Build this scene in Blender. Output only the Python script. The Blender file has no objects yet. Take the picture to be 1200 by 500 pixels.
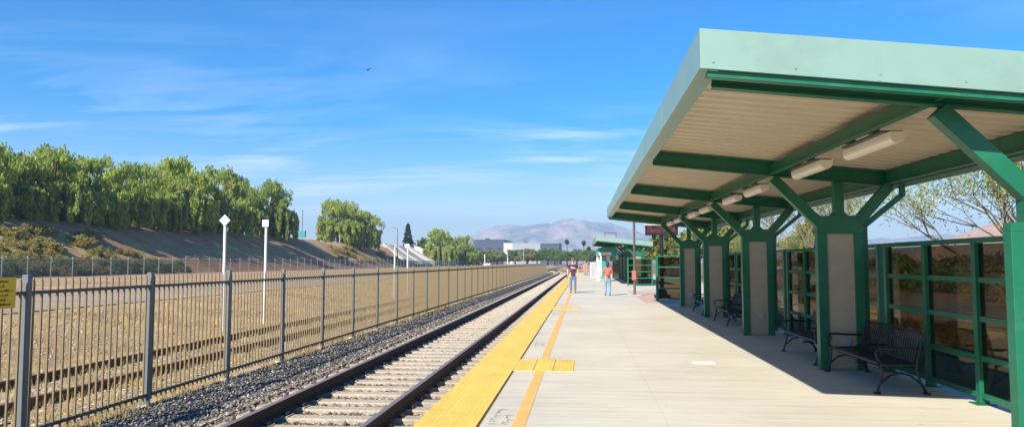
import bpy, math, random
import numpy as np
from mathutils import Vector, Matrix
from mathutils import noise as mnoise
R = math.radians
random.seed(7); rng = np.random.default_rng(7)
S = bpy.context.scene
COL = S.collection

# ------------------------------------------------------------------ camera
cam = bpy.data.objects.new('camera', bpy.data.cameras.new('camera')); COL.objects.link(cam)
cam.location = (0, 0, 1.6)
cam.rotation_euler = (R(90 + 3.77), 0, R(5.469))
cam.data.sensor_width = 36; cam.data.lens = 865 / 1200 * 36
cam.data.clip_start = 0.05; cam.data.clip_end = 40000
S.camera = cam
# ------------------------------------------------------------------ sky and sun
SUN_TO = Vector((-.64, -1.19, 1.0)).normalized()
sun_el = math.asin(SUN_TO.z); sun_rot = math.atan2(SUN_TO.x, SUN_TO.y) % (2 * math.pi)
W = bpy.data.worlds.new('World'); S.world = W; W.use_nodes = True
nt = W.node_tree; nt.nodes.clear()
def N(t, kind, **kw):
    n = t.nodes.new(kind)
    for k, v in kw.items(): setattr(n, k, v)
    return n
out = N(nt, 'ShaderNodeOutputWorld'); bg = N(nt, 'ShaderNodeBackground'); bg.inputs[1].default_value = 0.082
sky = N(nt, 'ShaderNodeTexSky', sky_type='NISHITA', sun_disc=False)
sky.sun_elevation = sun_el; sky.sun_rotation = sun_rot; sky.altitude = 300
sky.air_density = 1.15; sky.dust_density = 0.25; sky.ozone_density = 2.5
hs = N(nt, 'ShaderNodeHueSaturation'); hs.inputs['Saturation'].default_value = 1.85; hs.inputs['Hue'].default_value = .497; hs.inputs['Value'].default_value = 1.0
nt.links.new(sky.outputs[0], hs.inputs['Color'])
# thin cirrus, laid on a plane high above the ground: direction / height
tc = N(nt, 'ShaderNodeTexCoord'); sep = N(nt, 'ShaderNodeSeparateXYZ'); nt.links.new(tc.outputs['Generated'], sep.inputs[0])
def M(t, op, a, b=None, c=None, clamp=False):
    n = N(t, 'ShaderNodeMath', operation=op, use_clamp=clamp)
    for i, v in enumerate((a, b, c)):
        if v is None: continue
        if isinstance(v, (int, float)): n.inputs[i].default_value = v
        else: t.links.new(v, n.inputs[i])
    return n.outputs[0]
zc = M(nt, 'ADD', M(nt, 'MAXIMUM', sep.outputs[2], 0.0), 0.06)
cx = M(nt, 'DIVIDE', sep.outputs[0], zc); cy = M(nt, 'DIVIDE', sep.outputs[1], zc)
cmb = N(nt, 'ShaderNodeCombineXYZ'); nt.links.new(cx, cmb.inputs[0]); nt.links.new(cy, cmb.inputs[1])
mp = N(nt, 'ShaderNodeMapping'); mp.inputs['Rotation'].default_value = (0, 0, R(12)); mp.inputs['Scale'].default_value = (0.38, 1.0, 1); mp.inputs['Location'].default_value = (5.1, 2.6, 0)
nt.links.new(cmb.outputs[0], mp.inputs[0])
n1 = N(nt, 'ShaderNodeTexNoise'); n1.inputs['Scale'].default_value = 1.3; n1.inputs['Detail'].default_value = 9; n1.inputs['Roughness'].default_value = .62; n1.inputs['Distortion'].default_value = .7
n2 = N(nt, 'ShaderNodeTexNoise'); n2.inputs['Scale'].default_value = .42; n2.inputs['Detail'].default_value = 3
nt.links.new(mp.outputs[0], n1.inputs[0]); nt.links.new(mp.outputs[0], n2.inputs[0])
r1 = N(nt, 'ShaderNodeMapRange'); r1.inputs[1].default_value = .46; r1.inputs[2].default_value = .74
r2 = N(nt, 'ShaderNodeMapRange'); r2.inputs[1].default_value = .42; r2.inputs[2].default_value = .60
nt.links.new(n1.outputs[0], r1.inputs[0]); nt.links.new(n2.outputs[0], r2.inputs[0])
# fewer clouds overhead, none below the horizon
lowm = N(nt, 'ShaderNodeMapRange'); lowm.inputs[1].default_value = .36; lowm.inputs[2].default_value = .05; nt.links.new(sep.outputs[2], lowm.inputs[0])
cl = M(nt, 'MULTIPLY', M(nt, 'MULTIPLY', r1.outputs[0], r2.outputs[0]), lowm.outputs[0])
cl = M(nt, 'MULTIPLY', cl, 1.25, clamp=True)
mx = N(nt, 'ShaderNodeMixRGB'); mx.inputs[2].default_value = (7.6, 8.6, 9.4, 1)
nt.links.new(cl, mx.inputs[0]); skm = N(nt, 'ShaderNodeMixRGB', blend_type='MULTIPLY'); skm.inputs[0].default_value = 1; skm.inputs[2].default_value = (1.10, 1.02, 1.30, 1)
nt.links.new(hs.outputs[0], skm.inputs[1]); nt.links.new(skm.outputs[0], mx.inputs[1])
nt.links.new(mx.outputs[0], bg.inputs[0]); nt.links.new(bg.outputs[0], out.inputs[0])
sl = bpy.data.lights.new('sun', 'SUN'); sl.energy = 5.0; sl.angle = R(.5); sl.color = (1, .94, .84)
so = bpy.data.objects.new('sun', sl); COL.objects.link(so); so.rotation_euler = SUN_TO.to_track_quat('Z', 'Y').to_euler(); so.location = (0, 0, 60)
vs = S.view_settings
S.display_settings.display_device = 'sRGB'; vs.view_transform = 'Standard'; vs.look = 'None'; vs.gamma = 1; vs.use_curve_mapping = False; vs.exposure = 0.80
S.render.engine = 'CYCLES'
S.cycles.max_bounces = 8; S.cycles.transparent_max_bounces = 24; S.cycles.diffuse_bounces = 3; S.cycles.volume_bounces = 0
S.cycles.use_denoising = True

# ------------------------------------------------------------------ materials
MATS = {}
def ramp(t, fac, stops):
    n = N(t, 'ShaderNodeValToRGB'); e = n.color_ramp.elements
    while len(e) < len(stops): e.new(.5)
    for i, (p, c) in enumerate(stops): e[i].position = p; e[i].color = (*c, 1)
    if fac is not None: t.links.new(fac, n.inputs[0])
    return n.outputs[0]
def noise(t, vec, scale, detail=5, rough=.6, dist=0):
    n = N(t, 'ShaderNodeTexNoise'); n.inputs['Scale'].default_value = scale; n.inputs['Detail'].default_value = detail
    n.inputs['Roughness'].default_value = rough; n.inputs['Distortion'].default_value = dist
    t.links.new(vec, n.inputs['Vector']); return n.outputs[0]
def mapv(t, vec, sc, rot=(0, 0, 0)):
    n = N(t, 'ShaderNodeMapping'); n.inputs['Scale'].default_value = sc; n.inputs['Rotation'].default_value = rot; t.links.new(vec, n.inputs[0]); return n.outputs[0]
def mixc(t, fac, a, b, mode='MIX'):
    n = N(t, 'ShaderNodeMixRGB', blend_type=mode)
    for i, v in enumerate((fac, a, b)):
        if isinstance(v, (int, float)): n.inputs[i].default_value = v
        elif isinstance(v, tuple): n.inputs[i].default_value = (*v, 1)
        else: t.links.new(v, n.inputs[i])
    return n.outputs[0]
def bump(t, h, strength, dist=.02):
    n = N(t, 'ShaderNodeBump'); n.inputs['Strength'].default_value = strength; n.inputs['Distance'].default_value = dist; t.links.new(h, n.inputs['Height']); return n.outputs[0]
def newmat(name):
    m = bpy.data.materials.new(name); m.use_nodes = True; t = m.node_tree; t.nodes.clear()
    o = N(t, 'ShaderNodeOutputMaterial'); b = N(t, 'ShaderNodeBsdfPrincipled'); t.links.new(b.outputs[0], o.inputs[0])
    c = N(t, 'ShaderNodeTexCoord'); MATS[name] = m
    return m, t, b, c.outputs['Object'], o
def paint(name, c, rough=.5, var=.12, scale=3, bmp=0, metal=0, dirt=None, spec=.5):
    m, t, b, v, o = newmat(name)
    f = noise(t, v, scale, 6); g = noise(t, v, scale * 9, 4)
    lo = tuple(x * (1 - var) for x in c); hi = tuple(min(1, x * (1 + var)) for x in c)
    col = ramp(t, f, [(.3, lo), (.7, hi)])
    col = mixc(t, .25, col, ramp(t, g, [(.35, lo), (.65, hi)]))
    if dirt:
        k = ramp(t, noise(t, v, scale * 1.7, 8, .7), [(.5, (0, 0, 0)), (.72, (.7, .7, .7))]); col = mixc(t, k, col, dirt)
    t.links.new(col, b.inputs['Base Color']); b.inputs['Roughness'].default_value = rough; b.inputs['Metallic'].default_value = metal
    b.inputs['Specular IOR Level'].default_value = spec
    if bmp: t.links.new(bump(t, g, bmp, .01), b.inputs['Normal'])
    return m
GREEN = paint('green_paint', (.004, .12, .058), .42, .14, 2.2, .05, dirt=(.03, .16, .09))
PALEG = paint('pale_green_fascia', (.20, .315, .265), .38, .06, .8, .02, dirt=(.17, .24, .20))
BEIGE = paint('beige_panel', (.39, .335, .25), .8, .08, 5, .15)
DECK = paint('beige_deck', (.60, .50, .36), .5, .06, 1.5)
LAMPM = paint('lamp_lens', (.82, .74, .62), .4, .04, 5)
BLACKM = paint('black_metal', (.008, .009, .014), .42, .2, 6, spec=.4)
GREY = paint('grey_post', (.145, .155, .145), .45, .1, 6, dirt=(.12, .12, .11))
TANP = paint('tan_picket', (.215, .155, .075), .5, .1, 6)
DARKR = paint('dark_bronze_rail', (.09, .08, .065), .5, .15, 6)
WHITE = paint('white_paint', (.72, .72, .70), .5, .05, 4)
WHITEC = paint('white_wall', (.75, .73, .68), .8, .06, .3)
GALV = paint('galvanised', (.34, .35, .36), .45, .1, 3)
TEAL = paint('teal_paint', (.03, .26, .25), .5, .1, 3)
DARKBL = paint('dark_blue_cladding', (.045, .07, .11), .6, .1, .3)
GREYW = paint('grey_cladding', (.30, .32, .34), .7, .05, .3)
REDB = paint('rust_red', (.36, .13, .08), .8, .2, 4)
CONC = paint('plain_concrete', (.50, .46, .39), .85, .1, .6, .1)
TYRE = paint('tyre_rubber', (.02, .02, .02), .8)
BARK = paint('bark', (.13, .09, .06), .9, .3, 4, .4)
BARKP = paint('pale_bark', (.16, .125, .085), .9, .25, 5, .3)
SKIN = paint('skin', (.55, .33, .24), .6, .05)
MAROON = paint('maroon_shirt', (.085, .018, .045), .85, .15, 8)
JEAN = paint('blue_denim', (.10, .17, .29), .9, .15, 10)
JEANL = paint('light_blue_denim', (.17, .29, .42), .9, .15, 10)
CORAL = paint('coral_cloth', (.62, .13, .08), .8, .1, 8)
HAIR = paint('black_hair', (.02, .014, .012), .6, .2, 20)
SHOE = paint('dark_shoe', (.03, .025, .025), .7)
CARW = paint('white_car_paint', (.7, .72, .74), .25, .02)
CARG = paint('silver_car_paint', (.30, .34, .38), .3, .02)
REDC = paint('rust_cap', (.20, .07, .05), .8)
PURP = paint('dark_purple_cloth', (.10, .08, .16), .9)
YELS = paint('yellow_sign_face', (.92, .56, .02), .5, .05, 8)
INK = paint('dark_ink', (.10, .06, .015), .6)
SCR = paint('screen_black', (.02, .015, .015), .3)
GREYST = paint('grey_stencil', (.27, .27, .24), .9, .2, 30)
def emis(name, c, s):
    m, t, b, v, o = newmat(name); e = N(t, 'ShaderNodeEmission'); e.inputs[0].default_value = (*c, 1); e.inputs[1].default_value = s; t.links.new(e.outputs[0], o.inputs[0]); return m
LEDM = emis('orange_leds', (1, .25, .10), .35)

def glass(name, tint, gl=.10):
    m, t, b, v, o = newmat(name); t.nodes.remove(b)
    tr = N(t, 'ShaderNodeBsdfTransparent'); tr.inputs[0].default_value = (*tint, 1)
    g = N(t, 'ShaderNodeBsdfGlossy'); g.inputs['Roughness'].default_value = .03; g.inputs[0].default_value = (.9, .9, .9, 1)
    fr = N(t, 'ShaderNodeFresnel'); fr.inputs[0].default_value = 1.5
    mxs = N(t, 'ShaderNodeMixShader'); t.links.new(M(t, 'MULTIPLY', fr.outputs[0], gl * 10, clamp=True), mxs.inputs[0])
    t.links.new(tr.outputs[0], mxs.inputs[1]); t.links.new(g.outputs[0], mxs.inputs[2]); t.links.new(mxs.outputs[0], o.inputs[0]); return m
TGLASS = glass('tinted_glass', (.42, .38, .31), .035)
CARGL = paint('car_glass', (.02, .025, .03), .08)
# chain link with privacy cloth: a fine weave, part see-through
def meshfab():
    m, t, b, v, o = newmat('mesh_fabric')
    b.inputs['Base Color'].default_value = (.13, .13, .12, 1); b.inputs['Roughness'].default_value = .9
    tr = N(t, 'ShaderNodeBsdfTransparent'); mxs = N(t, 'ShaderNodeMixShader')
    f = ramp(t, noise(t, v, .25, 3), [(.3, (.50,) * 3), (.7, (.62,) * 3)])
    t.links.new(f, mxs.inputs[0]); t.links.new(tr.outputs[0], mxs.inputs[1]); t.links.new(b.outputs[0], mxs.inputs[2]); t.links.new(mxs.outputs[0], o.inputs[0]); return m
MESHF = meshfab()

def platform_mat():
    m, t, b, v, o = newmat('platform_concrete')
    base = ramp(t, noise(t, v, .35, 6), [(.3, (.50, .45, .345)), (.7, (.60, .55, .43))])
    streak = noise(t, mapv(t, v, (.28, 5.5, 1)), 1.4, 6, .62, .35)          # broom and water streaks run across
    base = mixc(t, .42, base, ramp(t, streak, [(.32, (.66, .63, .60)), (.5, (1, 1, 1)), (.7, (1.06, 1.05, 1.03))]), 'MULTIPLY')
    fine = noise(t, v, 60, 3, .7)
    base = mixc(t, .5, base, ramp(t, fine, [(.3, (.84, .84, .84)), (.6, (1, 1, 1))]), 'MULTIPLY')
    blot = noise(t, v, 1.1, 8, .72)
    base = mixc(t, .6, base, ramp(t, blot, [(.52, (1, 1, 1)), (.75, (.80, .77, .72))]), 'MULTIPLY')
    spots = N(t, 'ShaderNodeTexVoronoi'); spots.inputs['Scale'].default_value = 2.3; t.links.new(v, spots.inputs['Vector'])
    base = mixc(t, .7, base, ramp(t, spots.outputs['Distance'], [(.035, (.62, .6, .57)), (.06, (1, 1, 1))]), 'MULTIPLY')
    gum = N(t, 'ShaderNodeTexVoronoi'); gum.inputs['Scale'].default_value = .8; t.links.new(v, gum.inputs['Vector'])
    base = mixc(t, .8, base, ramp(t, gum.outputs['Distance'], [(.018, (.45, .43, .41)), (.03, (1, 1, 1))]), 'MULTIPLY')
    pch = noise(t, mapv(t, v, (1, .5, 1)), .22, 3); base = mixc(t, .5, base, ramp(t, pch, [(.4, (.86, .85, .83)), (.6, (1.06, 1.06, 1.05))]), 'MULTIPLY')
    sp = N(t, 'ShaderNodeSeparateXYZ'); t.links.new(v, sp.inputs[0])
    def joint(axis, period, off, w):
        a = M(t, 'ABSOLUTE', M(t, 'SUBTRACT', M(t, 'FRACT', M(t, 'DIVIDE', M(t, 'ADD', sp.outputs[axis], off), period)), .5))
        return M(t, 'LESS_THAN', a, w / period / 2)
    j = M(t, 'MAXIMUM', joint(1, 3.66, 1.2, .014), M(t, 'MULTIPLY', joint(0, 2.9, .62, .012), .45))
    base = mixc(t, M(t, 'MULTIPLY', j, .42), base, (.22, .2, .17))
    t.links.new(base, b.inputs['Base Color']); b.inputs['Roughness'].default_value = .86
    h = M(t, 'ADD', M(t, 'MULTIPLY', fine, .4), M(t, 'SUBTRACT', streak, M(t, 'MULTIPLY', j, 1.5)))
    t.links.new(bump(t, h, .22, .006), b.inputs['Normal']); return m
PLAT = platform_mat()
def tactile_mat():
    m, t, b, v, o = newmat('yellow_tactile')
    col = ramp(t, noise(t, v, 1.6, 7, .65), [(.3, (.74, .45, .06)), (.7, (.84, .54, .09))])
    st = noise(t, mapv(t, v, (1, .12, 1)), 6, 5)
    col = mixc(t, .5, col, ramp(t, st, [(.35, (.82, .80, .74)), (.6, (1, 1, 1))]), 'MULTIPLY')
    gr = noise(t, v, 2.6, 9, .75); col = mixc(t, .55, col, ramp(t, gr, [(.5, (1, 1, 1)), (.70, (.66, .60, .50))]), 'MULTIPLY')
    sp = N(t, 'ShaderNodeSeparateXYZ'); t.links.new(v, sp.inputs[0])
    def tri(ax, p): return M(t, 'SUBTRACT', M(t, 'FRACT', M(t, 'DIVIDE', sp.outputs[ax], p)), .5)
    dx, dy = tri(0, .06), tri(1, .06)
    r = M(t, 'SQRT', M(t, 'ADD', M(t, 'MULTIPLY', dx, dx), M(t, 'MULTIPLY', dy, dy)))
    dome = N(t, 'ShaderNodeMapRange'); dome.inputs[1].default_value = .30; dome.inputs[2].default_value = .16; t.links.new(r, dome.inputs[0])
    seam = M(t, 'LESS_THAN', M(t, 'ABSOLUTE', M(t, 'SUBTRACT', M(t, 'FRACT', M(t, 'DIVIDE', sp.outputs[1], .92)), .5)), .006)
    col = mixc(t, M(t, 'MULTIPLY', seam, .5), col, (.3, .17, .03))
    t.links.new(col, b.inputs['Base Color']); b.inputs['Roughness'].default_value = .6
    t.links.new(bump(t, dome.outputs[0], .55, .006), b.inputs['Normal']); return m
TACT = tactile_mat()
def orange_mat():
    m, t, b, v, o = newmat('worn_orange_paint')
    col = ramp(t, noise(t, v, 3, 7, .7), [(.30, (.62, .33, .09)), (.62, (.72, .40, .11)), (.8, (.62, .50, .30))])
    t.links.new(col, b.inputs['Base Color']); b.inputs['Roughness'].default_value = .8; return m
ORANGE = orange_mat()
def gravel_mat(name, c1, c2, c3, sc=14, tint=None, cmix=.6):
    m, t, b, v, o = newmat(name)
    vo = N(t, 'ShaderNodeTexVoronoi'); vo.inputs['Scale'].default_value = sc; vo.inputs['Randomness'].default_value = 1; t.links.new(v, vo.inputs['Vector'])
    se = N(t, 'ShaderNodeSeparateColor'); t.links.new(vo.outputs['Color'], se.inputs[0])
    col = ramp(t, se.outputs[0], [(.1, c1), (.55, c2), (.95, c3)])
    if tint:
        k = ramp(t, noise(t, v, .9, 6, .7), [(.42, (0, 0, 0)), (.62, (cmix,) * 3)]); col = mixc(t, k, col, tint)
    t.links.new(col, b.inputs['Base Color']); b.inputs['Roughness'].default_value = .95
    h = M(t, 'ADD', M(t, 'SUBTRACT', 1, vo.outputs['Distance']), se.outputs[1])
    t.links.new(bump(t, h, .9, .05), b.inputs['Normal']); return m
BALLAST = gravel_mat('ballast_bed', (.06, .05, .04), (.16, .14, .11), (.33, .29, .23), 17, (.30, .235, .15), .5)
DGRAV = gravel_mat('dark_gravel_bed', (.07, .06, .048), (.15, .13, .10), (.31, .27, .22), 17)
def stone_mat(name, stops):
    m, t, b, v, o = newmat(name); g = N(t, 'ShaderNodeNewGeometry')
    col = ramp(t, g.outputs['Random Per Island'], stops)
    col = mixc(t, .4, col, ramp(t, noise(t, v, 40, 3), [(.3, (.7, .7, .7)), (.7, (1.1, 1.1, 1.1))]), 'MULTIPLY')
    t.links.new(col, b.inputs['Base Color']); b.inputs['Roughness'].default_value = .92; return m
STONE = stone_mat('ballast_stone', [(0, (.06, .048, .036)), (.4, (.13, .105, .078)), (.7, (.22, .155, .10)), (1, (.38, .33, .25))])
DSTONE = stone_mat('dark_gravel_stone', [(0, (.055, .046, .036)), (.5, (.13, .112, .088)), (.85, (.24, .21, .17)), (1, (.48, .43, .35))])
DIRTST = stone_mat('dirt_clod', [(0, (.26, .18, .11)), (.5, (.42, .31, .19)), (1, (.58, .46, .31))])
def dirt_mat(name, c1, c2, c3, sc=.25, bsc=6):
    m, t, b, v, o = newmat(name)
    a = noise(t, v, sc, 9, .68, .4); f = noise(t, v, bsc, 8, .72); pch = noise(t, v, sc * .35, 5, .6)
    col = ramp(t, a, [(.36, c1), (.5, c2), (.64, c3)])
    col = mixc(t, .55, col, ramp(t, f, [(.32, (.52, .50, .46)), (.52, (1, 1, 1)), (.72, (1.2, 1.18, 1.12))]), 'MULTIPLY')
    col = mixc(t, .5, col, ramp(t, pch, [(.4, (.8, .78, .74)), (.6, (1.08, 1.06, 1.0))]), 'MULTIPLY')
    t.links.new(col, b.inputs['Base Color']); b.inputs['Roughness'].default_value = .97
    t.links.new(bump(t, f, .6, .08), b.inputs['Normal']); return m
DIRT = dirt_mat('tan_dry_dirt', (.24, .14, .075), (.38, .25, .135), (.50, .36, .21))
BANK = dirt_mat('bank_soil', (.34, .14, .08), (.38, .21, .10), (.36, .31, .12), .18, .9)
MULCH = dirt_mat('brown_mulch', (.15, .095, .06), (.22, .15, .10), (.30, .21, .14), .5, 8)
HILLM = dirt_mat('dry_hill', (.36, .20, .15), (.42, .26, .20), (.30, .23, .15), .02, .3)
GRASSM = dirt_mat('green_slope', (.10, .15, .035), (.16, .22, .05), (.24, .22, .08), .2, 2)
ASPH = dirt_mat('old_asphalt', (.13, .125, .12), (.17, .165, .155), (.22, .21, .195), .4, 14)
ROADM = dirt_mat('dusty_road', (.28, .215, .145), (.34, .27, .19), (.39, .31, .22), .1, 5)
SLAB = dirt_mat('sloped_paving', (.22, .22, .21), (.30, .29, .28), (.36, .35, .33), .3, 3)
PINK = dirt_mat('pink_pavers', (.48, .31, .23), (.53, .36, .27), (.57, .41, .32), .8, 8)
TIEM = dirt_mat('concrete_tie', (.38, .32, .24), (.47, .41, .32), (.48, .36, .23), 2.2, 20)
def rail_mat(name, c1, c2):
    m, t, b, v, o = newmat(name)
    col = ramp(t, noise(t, mapv(t, v, (1, .2, 1)), 12, 6), [(.3, c1), (.7, c2)])
    t.links.new(col, b.inputs['Base Color']); b.inputs['Roughness'].default_value = .85; return m
RAILM = rail_mat('rusty_rail_side', (.035, .016, .012), (.075, .032, .022))
OLDRAIL = rail_mat('old_rust_rail', (.10, .05, .03), (.16, .085, .05))
RAILTOP = paint('worn_rail_top', (.21, .17, .17), .5, .1, 5, metal=.25)
RTAN = rail_mat('rail_outer_dust', (.20, .15, .11), (.30, .24, .18))
def mountain_mat():
    m, t, b, v, o = newmat('mountain_rock')
    f = noise(t, v, .004, 9, .62, .3); g = noise(t, v, .016, 8, .7)
    col = ramp(t, f, [(.35, (.13, .13, .12)), (.5, (.30, .24, .20)), (.62, (.46, .34, .28))])
    col = mixc(t, .5, col, ramp(t, g, [(.38, (.35, .35, .4)), (.62, (1.7, 1.55, 1.45))]), 'MULTIPLY')
    t.links.new(col, b.inputs['Base Color']); b.inputs['Roughness'].default_value = 1; b.inputs['Specular IOR Level'].default_value = 0; return m
MOUNT = mountain_mat()
def leaf_mat(name, stops, trans=.3):
    m, t, b, v, o = newmat(name); g = N(t, 'ShaderNodeNewGeometry')
    oi = N(t, 'ShaderNodeObjectInfo')
    col = ramp(t, g.outputs['Random Per Island'], stops)
    big = noise(t, v, .45, 4, .6)
    col = mixc(t, .7, col, ramp(t, big, [(.35, (.62, .68, .6)), (.52, (1, 1, 1)), (.68, (1.45, 1.32, .95))]), 'MULTIPLY')
    col = mixc(t, .6, col, ramp(t, oi.outputs['Random'], [(0, (.8, .85, .9)), (.5, (1, 1, 1)), (1, (1.2, 1.12, .85))]), 'MULTIPLY')
    d = N(t, 'ShaderNodeBsdfDiffuse'); tl = N(t, 'ShaderNodeBsdfTranslucent'); mxs = N(t, 'ShaderNodeMixShader'); mxs.inputs[0].default_value = trans
    t.links.new(col, d.inputs[0]); t.links.new(mixc(t, 1, col, (1.25, 1.3, .6), 'MULTIPLY'), tl.inputs[0])
    t.links.new(d.outputs[0], mxs.inputs[1]); t.links.new(tl.outputs[0], mxs.inputs[2]); t.links.new(mxs.outputs[0], o.inputs[0]); t.nodes.remove(b); return m
LPEP = leaf_mat('pepper_leaf', [(0, (.19, .25, .055)), (.5, (.33, .40, .11)), (1, (.50, .54, .20))], .48)
LDARK = leaf_mat('dark_leaf', [(0, (.09, .15, .035)), (.5, (.16, .23, .06)), (1, (.26, .32, .10))], .4)
LCON = leaf_mat('conifer_leaf', [(0, (.02, .05, .025)), (1, (.05, .09, .04))], .2)
LSPARSE = leaf_mat('palo_leaf', [(0, (.20, .24, .07)), (1, (.42, .42, .17))], .4)
LSCRUB = leaf_mat('scrub_leaf', [(0, (.20, .19, .07)), (.5, (.34, .29, .11)), (1, (.46, .34, .16))], .3)
LYEL = leaf_mat('yellowgreen_leaf', [(0, (.18, .21, .05)), (1, (.40, .38, .13))], .38)
LBRN = leaf_mat('brown_scrub_leaf', [(0, (.09, .08, .035)), (1, (.20, .15, .08))], .25)

# ------------------------------------------------------------------ object helpers
def tag(o, label=None, cat=None, group=None, kind=None):
    if label: o['label'] = label
    if cat: o['category'] = cat
    if group: o['group'] = group
    if kind: o['kind'] = kind
    return o
def thing(name, label, cat, loc=(0, 0, 0), rz=0, group=None):
    o = bpy.data.objects.new(name, None); COL.objects.link(o); o.location = loc; o.rotation_euler = (0, 0, rz); o.empty_display_size = .2
    return tag(o, label, cat, group)
def mesh_np(name, verts, faces, mats, parent=None, mi=None, smooth=False, tris=None):
    """verts Nx3, faces MxK (all the same K) as numpy"""
    me = bpy.data.meshes.new(name); verts = np.asarray(verts, np.float32); faces = np.asarray(faces, np.int32)
    k = faces.shape[1]; me.vertices.add(len(verts)); me.vertices.foreach_set('co', verts.ravel())
    me.loops.add(faces.size); me.loops.foreach_set('vertex_index', faces.ravel())
    me.polygons.add(len(faces)); me.polygons.foreach_set('loop_start', np.arange(0, faces.size, k, dtype=np.int32))
    if mi is not None: me.polygons.foreach_set('material_index', np.asarray(mi, np.int32))
    if smooth: me.polygons.foreach_set('use_smooth', np.ones(len(faces), bool))
    for m in (mats if isinstance(mats, (list, tuple)) else [mats]): me.materials.append(m)
    me.update(calc_edges=True); me.validate()
    o = bpy.data.objects.new(name, me); COL.objects.link(o)
    if parent: o.parent = parent
    return o
class MB:
    def __init__(s): s.v = []; s.f = []; s.m = []; s.mats = []; s.cm = 0
    def mat(s, m):
        if m not in s.mats: s.mats.append(m)
        s.cm = s.mats.index(m); return s
    def add(s, vs, fs):
        n = len(s.v); s.v += [tuple(p) for p in vs]; s.f += [tuple(i + n for i in f) for f in fs]; s.m += [s.cm] * len(fs); return s
    def box(s, x0, x1, y0, y1, z0, z1):
        return s.add([(x0, y0, z0), (x1, y0, z0), (x1, y1, z0), (x0, y1, z0), (x0, y0, z1), (x1, y0, z1), (x1, y1, z1), (x0, y1, z1)],
                     [(0, 3, 2, 1), (4, 5, 6, 7), (0, 1, 5, 4), (1, 2, 6, 5), (2, 3, 7, 6), (3, 0, 4, 7)])
    def bar(s, a, b, w, h, up=(0, 0, 1)):
        a = Vector(a); b = Vector(b); d = (b - a).normalized(); u = Vector(up)
        if abs(d.dot(u)) > .98: u = Vector((0, 1, 0))
        x = d.cross(u).normalized() * w / 2; z = x.cross(d).normalized() * h / 2
        vs = [p + sx * x + sz * z for p in (a, b) for sx, sz in ((-1, -1), (1, -1), (1, 1), (-1, 1))]
        return s.add(vs, [(0, 1, 2, 3), (7, 6, 5, 4), (0, 4, 5, 1), (1, 5, 6, 2), (2, 6, 7, 3), (3, 7, 4, 0)])
    def prism(s, pts, y0, y1):            # xz outline, extruded in y
        n = len(pts); vs = [(x, y0, z) for x, z in pts] + [(x, y1, z) for x, z in pts]
        return s.add(vs, [tuple(range(n)), tuple(range(2 * n - 1, n - 1, -1))] + [(i, i + n, (i + 1) % n + n, (i + 1) % n) for i in range(n)])
    def prismx(s, pts, x0, x1):           # yz outline, extruded in x
        n = len(pts); vs = [(x0, y, z) for y, z in pts] + [(x1, y, z) for y, z in pts]
        return s.add(vs, [tuple(range(n - 1, -1, -1)), tuple(range(n, 2 * n))] + [(i, (i + 1) % n, (i + 1) % n + n, i + n) for i in range(n)])
    def tube(s, pts, rad, n=8, cap=True):
        pts = [Vector(p) for p in pts]; rad = rad if isinstance(rad, (list, tuple)) else [rad] * len(pts); vs = []; u = None
        for i, p in enumerate(pts):
            d = ((pts[min(i + 1, len(pts) - 1)] - pts[max(i - 1, 0)])).normalized()
            if u is None:
                u = Vector((0, 0, 1)) if abs(d.z) < .9 else Vector((1, 0, 0))
            x = d.cross(u).normalized(); y = x.cross(d).normalized(); u = y
            vs += [p + (x * math.cos(2 * math.pi * k / n) + y * math.sin(2 * math.pi * k / n)) * rad[i] for k in range(n)]
        fs = [(i * n + k, i * n + (k + 1) % n, (i + 1) * n + (k + 1) % n, (i + 1) * n + k) for i in range(len(pts) - 1) for k in range(n)]
        if cap: fs += [tuple(range(n - 1, -1, -1)), tuple(range((len(pts) - 1) * n, len(pts) * n))]
        return s.add(vs, fs)
    def xf(s, fn): s.v = [tuple(fn(p)) for p in s.v]; return s
    def build(s, name, m=None, parent=None, bevel=0, smooth=False):
        me = bpy.data.meshes.new(name); me.from_pydata(s.v, [], s.f)
        for q in (s.mats or [m]): me.materials.append(q)
        if s.mats: me.polygons.foreach_set('material_index', s.m)
        me.update(); o = bpy.data.objects.new(name, me); COL.objects.link(o)
        if smooth: me.polygons.foreach_set('use_smooth', [True] * len(me.polygons))
        if parent: o.parent = parent
        if bevel:
            b = o.modifiers.new('bevel', 'BEVEL'); b.width = bevel; b.segments = 2; b.limit_method = 'ANGLE'
        return o
KIDS = {}
def copy_tree(o, parent=None):
    c = o.copy(); COL.objects.link(c)
    if parent: c.parent = parent
    for ch in list(o.children): copy_tree(ch, c)
    return c
def struct(o): o['kind'] = 'structure'; return o

# ------------------------------------------------------------------ terrain
Y1 = 118.0                                  # where the straight track starts to bend left
def kY(y): return float(np.interp(y, [0, 60, 120, 235, 262, 300, 420, 700], [1.0, 1.0, 1.12, 1.05, .95, .5, .2, .05]))
def bank_z(x, y):
    d = -x
    if d < 52: return float(np.interp(d, [11, 16, 25, 50, 52], [-.5, .02, .10, .18, .25]))
    h = 6.4 * kY(y)
    n = .35 * math.sin(x * .31 + y * .17) + .3 * math.sin(y * .43 + 1) + .2 * math.sin(x * .7 - y * .33)
    if d < 66:
        s = (d - 52) / 14; s = s * s * (3 - 2 * s) * .4 + s * .6; return .25 + (h - .25) * s + n * min(1, s * 2) * .55
    return h + n * .4 - max(0, d - 200) * .02 if d < 500 else max(-.6, h - 6 - (d - 500) * .01)
def gz(x, y):
    if x > 5.9: return -.12 - .0 * x
    if x > -1.7: return -.9
    if x > -4.75: return -.50
    if x > -5.7: return -.50
    if x > -11: return -.5
    return bank_z(x, y)
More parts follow.
